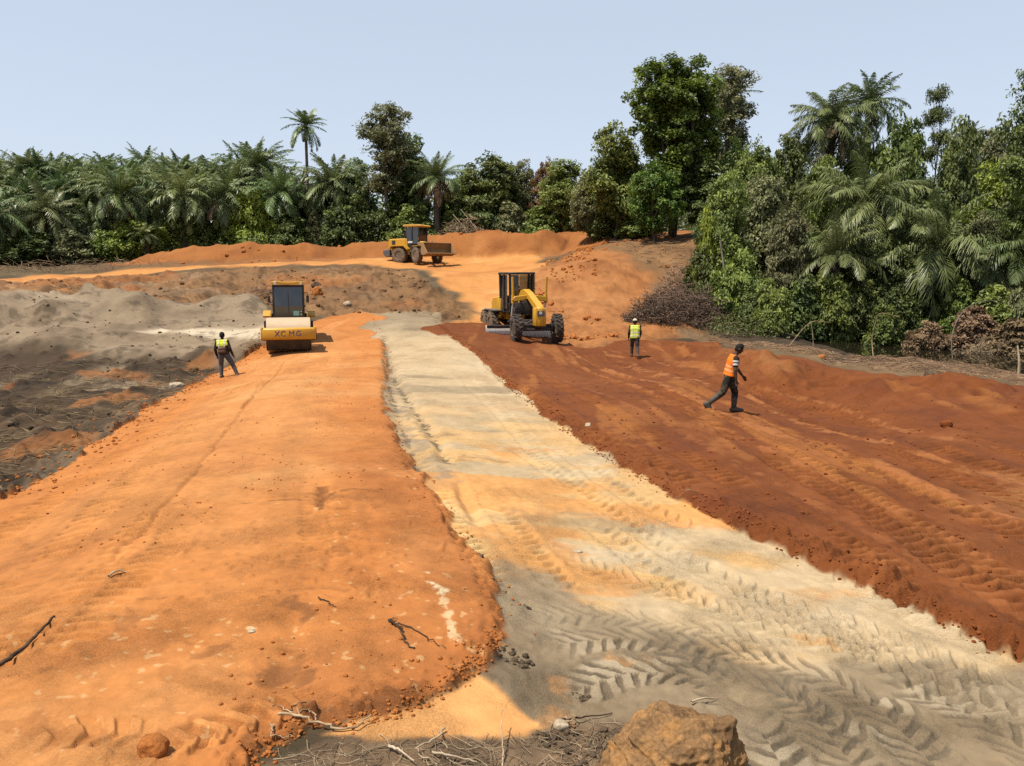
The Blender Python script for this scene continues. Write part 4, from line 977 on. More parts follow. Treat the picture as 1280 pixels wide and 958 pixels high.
bpy_u = edge_points(900, 985, 42.5, 47, 110, .9, 313)
scatter_leaves('swamp_plants', bpy_u, np.full(len(bpy_u), .7), 22, .2, 'dark', 314, 'low dark plants at the edge of the swamp')

# ------------------------------------------------------------------ machine building helpers
def paint(name, col, rough=.45, dirt=(.42, .22, .09), amount=.45, metal=0.0, scale=3.0):
    """paint or metal with dust and grime settled on it"""
    m, nt, n, l, b = new_mat(name); col = [v * .68 for v in col]; dirt = [v * .66 for v in dirt]
    tc = n.new('ShaderNodeTexCoord'); nz = n.new('ShaderNodeTexNoise'); nz.inputs['Scale'].default_value = scale; nz.inputs['Detail'].default_value = 7; nz.inputs['Roughness'].default_value = .65
    rp = n.new('ShaderNodeMapRange'); rp.inputs['From Min'].default_value = .42; rp.inputs['From Max'].default_value = .72; rp.inputs['To Max'].default_value = amount
    mx = n.new('ShaderNodeMixRGB'); mx.inputs[1].default_value = (*col, 1); mx.inputs[2].default_value = (*dirt, 1)
    l.new(tc.outputs['Object'], nz.inputs['Vector']); l.new(nz.outputs['Fac'], rp.inputs['Value']); l.new(rp.outputs[0], mx.inputs[0]); l.new(mx.outputs[0], b.inputs['Base Color'])
    r2 = n.new('ShaderNodeMapRange'); r2.inputs['To Min'].default_value = rough; r2.inputs['To Max'].default_value = .9
    l.new(rp.outputs[0], r2.inputs['Value']); l.new(r2.outputs[0], b.inputs['Roughness'])
    b.inputs['Metallic'].default_value = metal; b.inputs['Specular IOR Level'].default_value = .4
    return m
YEL = paint('machine_yellow', (.66, .34, .022), .4, (.45, .22, .07), .35)
RIMY = paint('rim_yellow', (.64, .36, .05), .5, (.5, .3, .14), .5)
YELD = paint('dusty_yellow', (.62, .33, .04), .5, (.5, .28, .11), .6)
BLK = paint('black_steel', (.018, .018, .02), .5, (.2, .11, .05), .35)
STEEL = paint('grey_steel', (.10, .10, .105), .5, (.25, .14, .07), .4)
TYRE = paint('tyre_rubber', (.030, .028, .026), .85, (.30, .17, .085), .55, scale=5)
TYRED = paint('dusty_tyre', (.10, .075, .055), .9, (.38, .24, .13), .8, scale=5)
BLADE = paint('polished_steel', (.95, .95, .93), .5, (.45, .3, .2), .3, .0)
TINT = paint('tinted_glass', (.02, .025, .028), .08, (.16, .14, .12), .1)
def _tint():
    nt = TINT.node_tree; n, l = nt.nodes, nt.links; tr = n.new('ShaderNodeBsdfTransparent'); tr.inputs[0].default_value = (.62, .66, .64, 1); ms = n.new('ShaderNodeMixShader'); ms.inputs[0].default_value = .72
    l.new(n['Principled BSDF'].outputs[0], ms.inputs[1]); l.new(tr.outputs[0], ms.inputs[2]); l.new(ms.outputs[0], n['Material Output'].inputs['Surface'])
_tint()
DRUM = paint('dusty_drum_steel', (.54, .41, .28), .6, (.62, .42, .25), .7, .15, 4)
MUDDY = paint('mud_caked_steel', (.30, .17, .075), .85, (.42, .25, .12), .8, 0, 4)
GLASS = paint('dark_glass', (.012, .016, .019), .05, (.16, .14, .12), .25, scale=2.2)
GLASS.node_tree.nodes['Principled BSDF'].inputs['Specular IOR Level'].default_value = 1.0
WHITE = paint('white_plate', (.75, .75, .72), .5, (.5, .35, .2), .3)
SIGN = paint('pale_green_sticker', (.36, .66, .58), .5, (.4, .3, .2), .15)
BLUE = paint('blue_lettering', (.035, .03, .16), .5, (.45, .25, .08), .35, scale=9)
LAMP = paint('lamp_lens', (.7, .68, .6), .2, (.5, .35, .2), .2)
RED_ = paint('red_lens', (.5, .02, .01), .3, (.4, .2, .1), .2)

class MB:
    """one mesh part assembled from bevelled boxes, prisms, cylinders and tubes"""
    def __init__(s): s.bm = bmesh.new()
    def box(s, c, d, rot=(0, 0, 0), bev=.02):
        t = bmesh.new(); bmesh.ops.create_cube(t, size=1)
        bmesh.ops.scale(t, vec=d, verts=t.verts)
        if bev: bmesh.ops.bevel(t, geom=t.edges[:], offset=min(bev, min(d) * .3), segments=2, affect='EDGES', profile=.5)
        bmesh.ops.transform(t, matrix=Matrix.Translation(c) @ Euler(rot).to_matrix().to_4x4(), verts=t.verts); s._take(t); return s
    def prism(s, prof, x0, x1, axis='X', bev=.02):
        """closed outline extruded along an axis; outline given in the two other axes"""
        t = bmesh.new()
        def P(a, b, w): return {'X': (w, a, b), 'Y': (a, w, b), 'Z': (a, b, w)}[axis]
        A = [t.verts.new(P(a, b, x0)) for a, b in prof]; B = [t.verts.new(P(a, b, x1)) for a, b in prof]; n_ = len(prof)
        t.faces.new(A); t.faces.new(B[::-1])
        for i in range(n_): t.faces.new((A[i], B[i], B[(i + 1) % n_], A[(i + 1) % n_]))
        bmesh.ops.recalc_face_normals(t, faces=t.faces)
        if bev: bmesh.ops.bevel(t, geom=t.edges[:], offset=bev, segments=1, affect='EDGES', profile=.5, clamp_overlap=True)
        s._take(t); return s
    def cyl(s, a, b, r, r2=None, n=20, bev=0):
        a, b = Vector(a), Vector(b); d = b - a; t = bmesh.new()
        bmesh.ops.create_cone(t, cap_ends=True, segments=n, radius1=r, radius2=r if r2 is None else r2, depth=d.length)
        if bev: bmesh.ops.bevel(t, geom=[e for e in t.edges if len(e.link_faces) == 2 and any(len(f.verts) > 4 for f in e.link_faces)], offset=bev, segments=2, affect='EDGES')
        bmesh.ops.transform(t, matrix=Matrix.Translation((a + b) / 2) @ d.to_track_quat('Z', 'Y').to_matrix().to_4x4(), verts=t.verts); s._take(t); return s
    def lathe(s, prof, axis_x=0.0, n=36, c=(0, 0, 0)):
        """outline (x, r) spun about the X axis"""
        t = bmesh.new(); rings = []
        for px_, r in prof:
            rings.append([t.verts.new((px_ + c[0], c[1] + r * math.cos(k * 2 * PI / n), c[2] + r * math.sin(k * 2 * PI / n))) for k in range(n)])
        for q in range(len(rings) - 1):
            for k in range(n): t.faces.new((rings[q][k], rings[q][(k + 1) % n], rings[q + 1][(k + 1) % n], rings[q + 1][k]))
        for rg_ in (rings[0], rings[-1]):
            try: t.faces.new(rg_)
            except ValueError: pass
        bmesh.ops.recalc_face_normals(t, faces=t.faces); s._take(t); return s
    def tube(s, pts, r, n=8):
        bag = Bag(); tubes(bag, [(smooth_line3(pts, 4), r, r)], n, .5); me = bag.mesh('tmp'); t = bmesh.new(); t.from_mesh(me); bpy.data.meshes.remove(me); s._take(t); return s
    def _take(s, t):
        me = bpy.data.meshes.new('tmp'); t.to_mesh(me); t.free(); s.bm.from_mesh(me); bpy.data.meshes.remove(me)
    def build(s, name, mat, parent, loc=None, rot=None, smooth=False):
        me = bpy.data.meshes.new(name); s.bm.to_mesh(me); s.bm.free()
        if smooth:
            for p in me.polygons: p.use_smooth = True
            try: me.set_sharp_from_angle(angle=R(38))
            except Exception: pass
        o = link(name, me, parent, mat)
        if loc is not None: o.location = loc
        if rot is not None: o.rotation_euler = rot
        return o
WORK = bpy.data.scenes.new('workshop')
def baked(t):
    """mesh of an object with its modifiers, worked out in an otherwise empty scene"""
    WORK.collection.objects.link(t); vl = WORK.view_layers[0]; vl.update(); dg = vl.depsgraph; dg.update()
    return bpy.data.meshes.new_from_object(t.evaluated_get(dg))
def text_part(body, size, parent, mat, loc, rot, name='lettering', depth=.004, bold=.012, sx=1.0, shear=0.0):
    cu = bpy.data.curves.new(name, 'FONT'); cu.body = body; cu.size = size; cu.extrude = depth; cu.offset = bold * size; cu.align_x = 'CENTER'; cu.align_y = 'CENTER'; cu.shear = shear
    t = bpy.data.objects.new('tmp', cu)
    me = baked(t); me.name = name
    bpy.data.objects.remove(t); bpy.data.curves.remove(cu)
    o = link(name, me, parent, mat); o.location = loc; o.rotation_euler = rot; o.scale = (sx, 1, 1); return o
def make_wheel(parent, loc, r, w, rim_r, tyre_mat, rim_mat, rot=0.0, lugs=22, side=1, deep=.045):
    """tractor type wheel: tyre (with chevron cleats) and rim as parts"""
    wh = empty('wheel', loc, rot); wh.parent = parent
    b = MB(); h = w / 2
    b.lathe([(-h * .8, rim_r), (-h, rim_r * 1.12), (-h * 1.0, r * .82), (-h * .86, r * .94), (-h * .4, r * .985), (0, r * .99), (h * .4, r * .985), (h * .86, r * .94), (h, r * .82), (h, rim_r * 1.12), (h * .8, rim_r)], n=44)
    for k in range(lugs):
        a = k * 2 * PI / lugs
        for sd_2 in (-1, 1):
            aa = a + (PI / lugs if sd_2 > 0 else 0)
            b.box((sd_2 * h * .46, math.cos(aa) * (r + .004), math.sin(aa) * (r + .004)), (h * 1.0, r * .105, deep * 1.6), (aa - PI / 2, 0, 0), 0) if False else b_lug(b, sd_2 * h * .48, aa, r, h * .98, r * .11, deep, sd_2 * .45)
    ty = b.build('tyre', tyre_mat, wh, smooth=True)
    q = MB(); q.lathe([(-h * .78, rim_r * 1.0), (-h * .72, rim_r * .92), (-h * .3, rim_r * .75), (-h * .25, rim_r * .3), (h * .25, rim_r * .3), (h * .3, rim_r * .75), (h * .72, rim_r * .92), (h * .78, rim_r * 1.0)], n=28)
    q.cyl((-h * .55, 0, 0), (h * .55, 0, 0), rim_r * .33, n=16, bev=.01)
    for k in range(8):
        a = k * PI / 4; q.cyl((-h * .36, math.cos(a) * rim_r * .5, math.sin(a) * rim_r * .5), (h * .36, math.cos(a) * rim_r * .5, math.sin(a) * rim_r * .5), .02, n=6)
    q.build('rim', rim_mat, wh, smooth=True)
    return wh
def b_lug(b, xx, a, r, w, t, dp, skew):
    tb = bmesh.new(); bmesh.ops.create_cube(tb, size=1); bmesh.ops.scale(tb, vec=(w, t, dp), verts=tb.verts)
    M_ = Matrix.Rotation(a - PI / 2, 4, 'X') @ Matrix.Translation((xx, 0, r + dp * .25)) @ Matrix.Rotation(skew, 4, 'Z')
    bmesh.ops.transform(tb, matrix=M_, verts=tb.verts); b._take(tb)
def place(name, px, py, d, rz, label, cat, dz=0.0, pitch=0.0, roll=0.0):
    p = on_ground(px, py) if d is None else Vector(at_d(px, py, d))
    o = empty(name, (p[0], p[1], ground(p[0], p[1]) + dz), rz)
    o.rotation_euler = (pitch, roll, rz); tag(o, label, cat); return o

# ------------------------------------------------------------------ road roller (front looks along -Y, origin under the drum)
def road_roller():
    o = place('road_roller', 362, 438, 34.8, R(14.5), 'yellow single drum road roller with dark cab facing the camera on the orange road', 'road roller', -.03)
    o.scale = (.885, .94, .95)
    d = MB(); rr2 = .765
    d.lathe([(-1.03, .5), (-1.03, rr2 - .03), (-1.0, rr2), (1.0, rr2), (1.03, rr2 - .03), (1.03, .5)], n=72, c=(0, 0, rr2))
    d.lathe([(-1.0, .15), (-.9, .5), (.9, .5), (1.0, .15)], n=24, c=(0, 0, rr2))
    d.build('drum', DRUM, o, smooth=True)
    f = MB()
    f.prism([(-1.10, .60), (-1.16, .66), (-1.16, 1.06), (-1.08, 1.12), (-.80, 1.12), (-.80, .98), (-.92, .90), (-.92, .62)], -1.22, 1.22, 'X', .015)
    for sx in (-1, 1):
        f.box((sx * 1.17, .05, .86), (.10, 2.0, .40), bev=.03)
        f.box((sx * 1.21, -.98, .90), (.10, .36, .52), bev=.03)
        f.box((sx * 1.235, .05, rr2), (.06, .6, .5), bev=.03)
    f.box((0, 1.02, .86), (2.3, .26, .40), bev=.03)
    f.build('drum_frame', YEL, o, smooth=True)
    sc = MB(); sc.prism([(-1.08, .66), (-.86, .66), (-.62, .16), (-.66, .10), (-.80, .14)], -1.04, 1.04, 'X', .01); sc.build('drum_shade_plate', BLK, o)  # added black plate standing in for the shadow under the drum frame
    t = MB()
    for sx in (-1, 1): t.cyl((sx * 1.05, 0, rr2), (sx * 1.30, 0, rr2), .27, n=20, bev=.02); t.box((sx * 1.1, .25, 1.22), (.12, .34, .32), bev=.03)
    t.box((0, .84, .98), (2.02, .05, .18), bev=.01); t.box((0, -.86, 1.0), (2.02, .04, .10), bev=.01)
    t.build('drum_bearing', BLK, o, smooth=True)
    for xx, ch in ((-.52, 'X'), (-.25, 'C'), (.14, 'M'), (.46, 'G')):
        text_part(ch, .36, o, BLUE, (xx, -1.1635, .86), (PI / 2, 0, 0), 'lettering', .002, .0, 1.0)
    e = MB(); e.cyl((0, 1.15, .75), (0, 1.7, .75), .22, n=16); e.box((0, 1.35, .62), (.5, .6, .28)); e.cyl((-.35, 1.05, .75), (-.55, 1.8, .75), .055, n=10); e.cyl((.35, 1.05, .75), (.55, 1.8, .75), .055, n=10)
    e.build('articulation_joint', BLK, o)
    c = MB()   # rear frame and engine hood
    c.box((0, 2.5, .86), (1.55, 2.0, .55), bev=.05)
    c.prism([(2.9, 1.0), (2.9, 1.85), (3.4, 1.9), (4.7, 1.72), (4.95, 1.5), (4.95, .7), (3.2, .7)], -.78, .78, 'X', .04)
    for sx in (-1, 1):
        c.prism([(2.55, 1.5), (2.85, 1.72), (3.9, 1.72), (4.2, 1.5), (4.2, 1.42), (3.85, 1.63), (2.9, 1.63), (2.6, 1.42)], sx * 1.1 - .2, sx * 1.1 + .2, 'X', 0)
    c.build('engine_hood', YEL, o, smooth=True)
    cab = MB(); y0, y1 = 1.62, 3.05
    for sx in (-1, 1):
        cab.prism([(y0 + .05, 1.15), (y0 - .04, 2.0), (y0 + .06, 2.98), (y0 + .16, 2.98), (y0 + .06, 2.0), (y0 + .15, 1.15)], sx * .73 - .05, sx * .73 + .05, 'X', .01)
        cab.box((sx * .73, y1 - .05, 2.05), (.1, .1, 1.85), bev=.015)
        cab.box((sx * .73, 2.33, 1.30), (.08, 1.4, .36), bev=.02); cab.box((sx * .735, 2.45, 2.1), (.06, .07, 1.7), bev=.01)
    cab.box((0, y0 + .04, 1.20), (1.5, .10, .22), bev=.02); cab.box((0, y1, 1.4), (1.5, .08, .6), bev=.02); cab.box((0, 2.3, 1.08), (1.5, 1.5, .1), bev=.02)
    cab.box((0, y0 + .09, 2.93), (1.5, .1, .10), bev=.02); cab.box((0, y0 - .045, 2.15), (.03, .015, 1.0), (R(-4), 0, R(12)), 0)
    cab.box((0, 2.75, 1.75), (.5, .14, .8), bev=.05); cab.box((0, 2.45, 1.5), (.5, .5, .15), bev=.05)       # seat
    cab.cyl((0, 2.0, 1.2), (0, 1.92, 1.7), .05, n=8); cab.cyl((0, 1.9, 1.72), (0, 1.88, 1.75), .2, n=16)
    cb = cab.build('cab', BLK, o, smooth=True)
    g = MB(); g.prism([(y0 + .03, 1.32), (y0 - .06, 2.0), (y0 + .045, 2.88), (y0 + .055, 2.88), (y0 - .05, 2.0), (y0 + .04, 1.32)], -.68, .68, 'X', 0)
    for sx in (-1, 1): g.box((sx * .74, 2.33, 2.2), (.012, 1.25, 1.45), bev=0)
    g.box((0, y1 + .01, 2.25), (1.38, .012, 1.2), bev=0)
    g.build('window', GLASS, cb)
    s_ = MB(); s_.box((.36, y0 - .075, 1.66), (.28, .006, .22), (R(6), 0, 0), 0); s_.build('sticker', SIGN, cb)
    for zz, ww in ((1.60, .07), (1.74, .05)):
        s2 = MB(); s2.box((.60, y0 - .07, zz), (ww, .006, .045), bev=0); s2.build('label_plate', WHITE, cb)
    text_part('XCMG', .15, cb, WHITE, (.02, y0 - .012, 1.22), (PI / 2, 0, 0), 'cab_lettering', .002, .01, 1.0)
    rf = MB(); rf.prism([(-.84, 3.0), (-.80, 3.14), (-.5, 3.17), (-.25, 3.12), (.25, 3.12), (.5, 3.17), (.80, 3.14), (.84, 3.0)], 1.42, 3.22, 'Y', .015)
    roof = rf.build('roof', YEL, o, smooth=True)
    for xx in (-.62, .62):
        l_ = MB(); l_.cyl((xx, 1.36, 3.06), (xx, 1.44, 3.06), .075, n=14, bev=.01); l_.build('work_lamp', LAMP, roof, smooth=True)
    for sx in (-1, 1):
        bc = MB(); bc.tube([(sx * .78, 1.75, 2.6), (sx * .92, 1.6, 2.62), (sx * .94, 1.58, 2.45)], .015); bc.box((sx * .94, 1.56, 2.32), (.14, .05, .32), bev=.02); bc.build('mirror', BLK, o)
        hr = MB(); hr.tube([(sx * .86, 1.6, 1.0), (sx * .9, 1.55, 1.5), (sx * .9, 1.7, 1.75), (sx * .9, 2.6, 1.75)], .022); hr.box((sx * .90, 2.2, .85), (.3, .5, .32)); hr.build('step_rail', YELD, o)
    for sx in (-1, 1): make_wheel(o, (sx * .82, 3.35, .77), .78, .56, .36, TYRE, YEL, 0, 18)
    return o

# ------------------------------------------------------------------ motor grader (front looks along -Y, origin under the front axle)
def motor_grader():
    o = place('motor_grader', 671, 424, 38.6, R(15), 'yellow motor grader with silver blade and dark cab on the red earth lane', 'grader', 0)
    f = MB()   # gooseneck frame: nose plate, arch, rear tub
    f.prism([(-.62, .78), (-.66, .82), (-.66, 1.62), (-.45, 1.78), (.35, 2.06), (1.1, 2.34), (1.8, 2.50), (2.4, 2.42), (2.9, 2.05), (3.3, 1.5), (3.6, 1.1), (3.2, .95), (2.85, 1.35), (2.5, 1.88), (2.1, 2.14), (1.7, 2.17), (1.0, 1.99), (.1, 1.62), (.05, 1.0), (-.1, .78)], -.16, .16, 'X', .025)
    f.box((0, -.40, 1.22), (.54, .5, .86), bev=.05)
    f.box((0, 5.4, 1.15), (.95, 3.2, .5), bev=.05)
    f.build('frame', YEL, o, smooth=True)
    pl = MB(); pl.box((0, -.668, 1.38), (.36, .02, .26), bev=.005); pl.build('nose_plate', STEEL, o)
    em = MB(); em.cyl((-.02, -.679, 1.42), (-.02, -.684, 1.42), .075, n=16); em.build('emblem', WHITE, o)
    ax = MB(); ax.box((0, 0, .66), (1.7, .26, .24), bev=.04); ax.box((0, -.1, .82), (1.5, .14, .10), bev=.03)
    for sx in (-1, 1): ax.cyl((sx * .72, 0, .66), (sx * .98, 0, .66), .17, n=14); ax.box((sx * .72, -.1, .72), (.14, .3, .34), bev=.03)
    ax.cyl((-.7, -.2, .62), (.7, -.2, .62), .045, n=8); ax.cyl((-.6, .22, .78), (.0, .22, 1.1), .05, n=8); ax.box((0, .1, .9), (.34, .4, .4), bev=.04)
    ax.build('front_axle', BLK, o, smooth=True)
    for sx in (-1, 1): make_wheel(o, (sx * 1.02, 0, .66), .66, .40, .33, TYRE, YEL, R(-4), 20)
    db = MB()  # drawbar, circle, saddle arms
    db.prism([(-.1, .75), (.1, .75), (.85, 2.45), (-.85, 2.45)], .82, .98, 'Z', .02) if False else None
    db.cyl((0, .0, .80), (-.7, 2.3, .92), .08, n=10); db.cyl((0, 0, .80), (.7, 2.3, .92), .08, n=10); db.cyl((-.75, 2.3, .9), (.75, 2.3, .9), .08, n=10)
    db.lathe([(-.06, .55), (-.06, .78), (.06, .78), (.06, .55), (-.06, .55)], n=36) if False else None
    db.box((0, 2.55, .84), (1.3, 1.1, .12), bev=.05)
    for sx in (-1, 1): db.box((sx * .52, 2.5, .62), (.14, .3, .5), bev=.03); db.cyl((sx * .45, 1.9, 1.3), (sx * .45, 2.3, .8), .05, n=10)
    db.box((0, 1.75, 1.55), (1.2, .34, .6), bev=.05); db.box((-.55, 1.6, 1.4), (.3, .6, .4), bev=.05); db.box((.5, 1.6, 1.35), (.3, .6, .35), bev=.05)
    db.tube([(-.3, .6, 1.9), (-.45, 1.1, 1.95), (-.35, 1.6, 1.85)], .03); db.tube([(.25, .5, 1.85), (.4, 1.0, 1.8), (.3, 1.7, 1.9)], .03)
    db.build('drawbar', BLK, o, smooth=True)
    lk = MB()
    for sx in (-1, 1):
        lk.prism([(sx * .1, 2.02), (sx * .1, 2.22), (sx * .78, 2.16), (sx * .92, 1.98), (sx * .80, 1.90)], 1.15, 1.42, 'Y', .02)
        lk.cyl((sx * .84, 1.28, 1.82), (sx * .84, 1.28, 2.22), .085, n=12); lk.cyl((sx * .84, 1.28, 2.2), (sx * .86, 1.26, 3.1), .062, n=12, bev=.01)
    lk.build('lift_cylinder', YEL, o, smooth=True)
    for sx in (-1, 1):
        rd = MB(); rd.cyl((sx * .84, 1.28, 1.85), (sx * .8, 1.75, .9), .04, n=10); rd.build('piston_rod', BLADE, o, smooth=True)
    bl = MB(); n_ = 9; prof = []
    for k in range(n_):
        a = -.52 + 1.04 * k / (n_ - 1); prof.append((-.60 * math.cos(a) + .60, .34 + .60 * math.sin(a)))
    prof += [(p[0] + .03, p[1]) for p in prof[::-1]]
    bl.prism(prof, -1.9, 1.9, 'X', 0); bl.box((0, .11, .07), (3.8, .03, .12), (R(-18), 0, 0), 0)
    bl.build('blade', BLADE, o, (-.12, 1.9, .06), (R(8), 0, R(-9)), smooth=True)
    bt = MB(); bt.box((0, -.06, .60), (3.7, .10, .16), bev=.02); bt.box((-1.2, .12, .5), (.5, .2, .3), bev=.03); bt.box((1.0, .12, .5), (.5, .2, .3), bev=.03); bt.build('blade_shade_band', BLK, o, (-.12, 1.9, .06), (R(8), 0, R(-9)))  # dark strip and blocks added to imitate shading on the upper blade
    cab = MB(); 
    def post(x0, y0_, x1, y1_, z0=1.35, z1=3.25): cab.cyl((x0, y0_, z0), (x1, y1_, z1), .06, n=8)
    P0 = [(-.62, 2.75), (.62, 2.75), (.78, 4.1), (-.78, 4.1)]
    for (a, b_) in P0: post(a * .92, b_ + .06, a, b_)
    post(-.74, 3.4, -.76, 3.4); post(.74, 3.4, .76, 3.4);
    cab.prism([(-.62, 2.78), (.62, 2.78), (.76, 4.1), (-.76, 4.1)], 1.28, 1.5, 'Z', .02)
    for sx in (-1, 1): cab.prism([(2.8, 1.45), (3.2, 1.45), (3.2, 2.0), (2.78, 1.75)], sx * .66 - .03, sx * .66 + .03, 'X', .005)
    cab.box((0, 4.02, 1.75), (1.2, .1, .6), bev=.03)
    cab.box((0, 3.6, 1.75), (.5, .5, .14), bev=.04); cab.box((0, 3.85, 2.1), (.5, .12, .75), bev=.04); cab.cyl((0, 3.05, 1.45), (0, 3.15, 2.05), .06, n=8)
    cb = cab.build('cab', BLK, o, smooth=True)
    rf = MB(); rf.prism([(-.70, 2.62), (.70, 2.62), (.86, 4.2), (-.86, 4.2)], 3.22, 3.34, 'Z', .03); rf.build('roof', BLK, o, smooth=True)
    g = MB()
    g.prism([(-.60, 2.80), (-.12, 2.80), (-.12, 2.79), (-.60, 2.79)], 1.5, 3.2, 'Z', 0); g.prism([(2.76, 3.2), (4.06, 3.2), (4.06, 1.5), (2.80, 1.5)], -.73, -.722, 'X', 0)
    g.build('window', GLASS, cb)
    g = MB(); g.prism([(-.10, 2.80), (.62, 2.80), (.62, 2.79), (-.10, 2.79)], 1.5, 3.2, 'Z', 0); g.build('window', TINT, cb)
    g = MB(); g.prism([(2.76, 3.2), (4.06, 3.2), (4.06, 1.5), (2.80, 1.5)], .722, .73, 'X', 0); g.build('window', TINT, cb)
    en = MB(); en.prism([(4.2, 1.2), (4.2, 2.15), (6.6, 2.0), (6.95, 1.75), (6.95, 1.0), (4.2, 1.0)], -.55, .55, 'X', .05)
    en.box((-.68, 4.4, 1.55), (.22, .7, .9), bev=.04); en.box((.68, 4.4, 1.5), (.22, .7, .8), bev=.04)
    en.build('engine_hood', YEL, o, smooth=True)
    ex = MB(); ex.cyl((.3, 4.8, 2.0), (.3, 4.8, 2.75), .06, n=10); ex.build('exhaust_pipe', BLK, o, smooth=True)
    
    for sx in (-1, 1):
        fd = MB(); fd.box((sx * .98, 4.85, 1.38), (.42, 2.4, .06), bev=.02); fd.build('fender', STEEL, o)
        fd = MB(); fd.box((sx * .85, 5.3, .75), (.3, 1.4, .35), bev=.05); fd.build('tandem_case', STEEL, o)
    for sx in (-1, 1):
        for yy in (4.55, 6.1): make_wheel(o, (sx * 1.05, yy, .66), .66, .42, .33, TYRED, YEL, 0, 20)
    return o

# ------------------------------------------------------------------ wheel loader (rear section along -X side, front frame articulated)
def wheel_loader():
    o = place('wheel_loader', 525, 326, 70.5, 0, 'yellow wheel loader with muddy bucket held low, on the pale track before the berm', 'loader', -.02)
    rear = R(-26)   # heading of the rear body, 0 = +X
    def rot(v, a): return (v[0] * math.cos(a) - v[1] * math.sin(a), v[0] * math.sin(a) + v[1] * math.cos(a), v[2])
    rz = (0, 0, rear)
    b = MB(); b.prism([(-2.75, 1.0), (-2.8, 1.9), (-2.65, 2.08), (-.85, 2.12), (-.75, 1.35), (-.4, 1.1), (-.4, .7), (-2.3, .7)], -.72, .72, 'Y', .05)
    for sy in (-1, 1): b.prism([(-2.45, 1.35), (-2.15, 1.55), (-.85, 1.55), (-.5, 1.2), (-.5, 1.1), (-.9, 1.45), (-2.1, 1.45), (-2.4, 1.25)], sy * .98 - .24, sy * .98 + .24, 'Y', 0)
    b.build('engine_hood', YEL, o, rot=rz, smooth=True)
    
    for sy in (-1, 1):
        gr = MB(); gr.box((-2.2, sy * .735, 1.62), (.34, .03, .66), bev=.01); gr.build('side_grille', BLK, o, rot=rz)
    cw = MB(); cw.prism([(-3.15, .75), (-3.2, 1.12), (-2.45, 1.22), (-2.45, .6), (-2.9, .55)], -.95, .95, 'Y', .04); cw.build('counterweight', STEEL, o, rot=rz)
    c = MB()
    for xx, yy in ((-.95, .68), (-.95, -.68), (.35, .62), (.35, -.62), (-.3, .69), (-.3, -.69)): c.cyl((xx, yy, 1.35), (xx * .96, yy * .97, 3.12), .05, n=8)
    c.box((-.3, 0, 1.25), (1.35, 1.4, .35), bev=.04); c.box((-.55, 0, 1.7), (.5, .5, .2), bev=.05); c.box((-.8, 0, 2.05), (.14, .5, .7), bev=.05); c.cyl((.05, 0, 1.4), (-.1, 0, 2.0), .05, n=8)
    for sy in (-1, 1): c.box((-.65, sy * .68, 1.65), (.5, .05, .6), bev=.02)
    cb = c.build('cab', BLK, o, rot=rz, smooth=True)
    g = MB(); g.box((-.63, -.69, 2.45), (.5, .012, 1.1), bev=0); g.box((.02, -.675, 2.3), (.55, .012, 1.4), bev=0); g.box((.345, 0, 2.3), (.012, 1.1, 1.4), bev=0); g.build('window', GLASS, cb)
    lp = MB(); lp.box((-.5, -.72, 1.78), (.5, .02, .16), bev=.005); lp.build('label_plate', WHITE, cb)
    rf = MB(); rf.prism([(-1.15, 3.1), (-1.2, 3.2), (-1.0, 3.28), (.4, 3.26), (.65, 3.16), (.6, 3.08)], -.82, .82, 'Y', .02); rf.build('roof', YELD, o, rot=rz, smooth=True)
    st = MB(); st.box((-.1, -.85, .75), (.7, .1, .5), bev=.02); st.box((-.1, -.9, .95), (.7, .25, .05), bev=.01); st.tube([(.3, -.75, 1.0), (.34, -.78, 1.8), (.3, -.72, 2.4)], .02); st.build('ladder', BLK, o, rot=rz)
    ex = MB(); ex.cyl((-1.7, .2, 2.1), (-1.7, .2, 2.75), .06, n=10); ex.build('exhaust_pipe', BLK, o, rot=rz)
    for sy in (-1, 1):
        p = rot((-1.45, sy * .95, .66), rear); make_wheel(o, p, .68, .46, .34, TYRED, RIMY, rear + PI / 2, 18)
    # front frame
    fa = R(-56); piv = Vector(rot((.1, 0, 0), rear))
    def loc(v): q = rot(v, fa); return (piv[0] + q[0], piv[1] + q[1], q[2])
    f = MB(); f.box((.9, 0, .85), (1.7, .8, .55), bev=.05); f.prism([(.5, 1.0), (.4, 1.75), (.7, 1.85), (1.5, 1.1), (1.6, .9)], -.42, .42, 'Y', .03)
    for sy in (-1, 1): f.box((1.15, sy * .95, 1.42), (1.0, .46, .05), bev=.02)
    f.build('front_frame', YELD, o, (piv[0], piv[1], 0), (0, 0, fa), smooth=True)
    for sy in (-1, 1): make_wheel(o, loc((1.15, sy * .95, .66)), .68, .46, .34, TYRED, RIMY, fa + PI / 2, 18)
    a = MB()
    for sy in (-1, 1): a.prism([(.5, 1.55), (.55, 1.78), (1.4, 1.72), (2.2, 1.15), (2.7, .72), (2.55, .58), (2.0, .95), (1.35, 1.42)], sy * .52 - .06, sy * .52 + .06, 'Y', .01); a.cyl((.7, sy * .4, 1.0), (1.7, sy * .45, 1.35), .07, n=10)
    a.box((2.0, 0, 1.06), (.2, 1.0, .2), bev=.03); a.cyl((.7, 0, 1.7), (1.7, 0, 1.6), .08, n=10); a.box((1.85, 0, 1.4), (.16, .16, .9), (0, R(20), 0), .03)
    a.build('lift_arm', MUDDY, o, (piv[0], piv[1], 0), (0, 0, fa), smooth=True)
    k = MB(); outer = [(2.62, .62), (2.55, 1.0), (2.75, 1.42), (2.95, 1.55), (2.98, 1.50), (2.80, 1.38), (2.62, .98), (2.72, .66), (3.05, .52), (3.75, .66), (3.78, .60), (3.05, .44), (2.78, .50)]
    k.prism(outer, -1.32, 1.32, 'Y', 0)
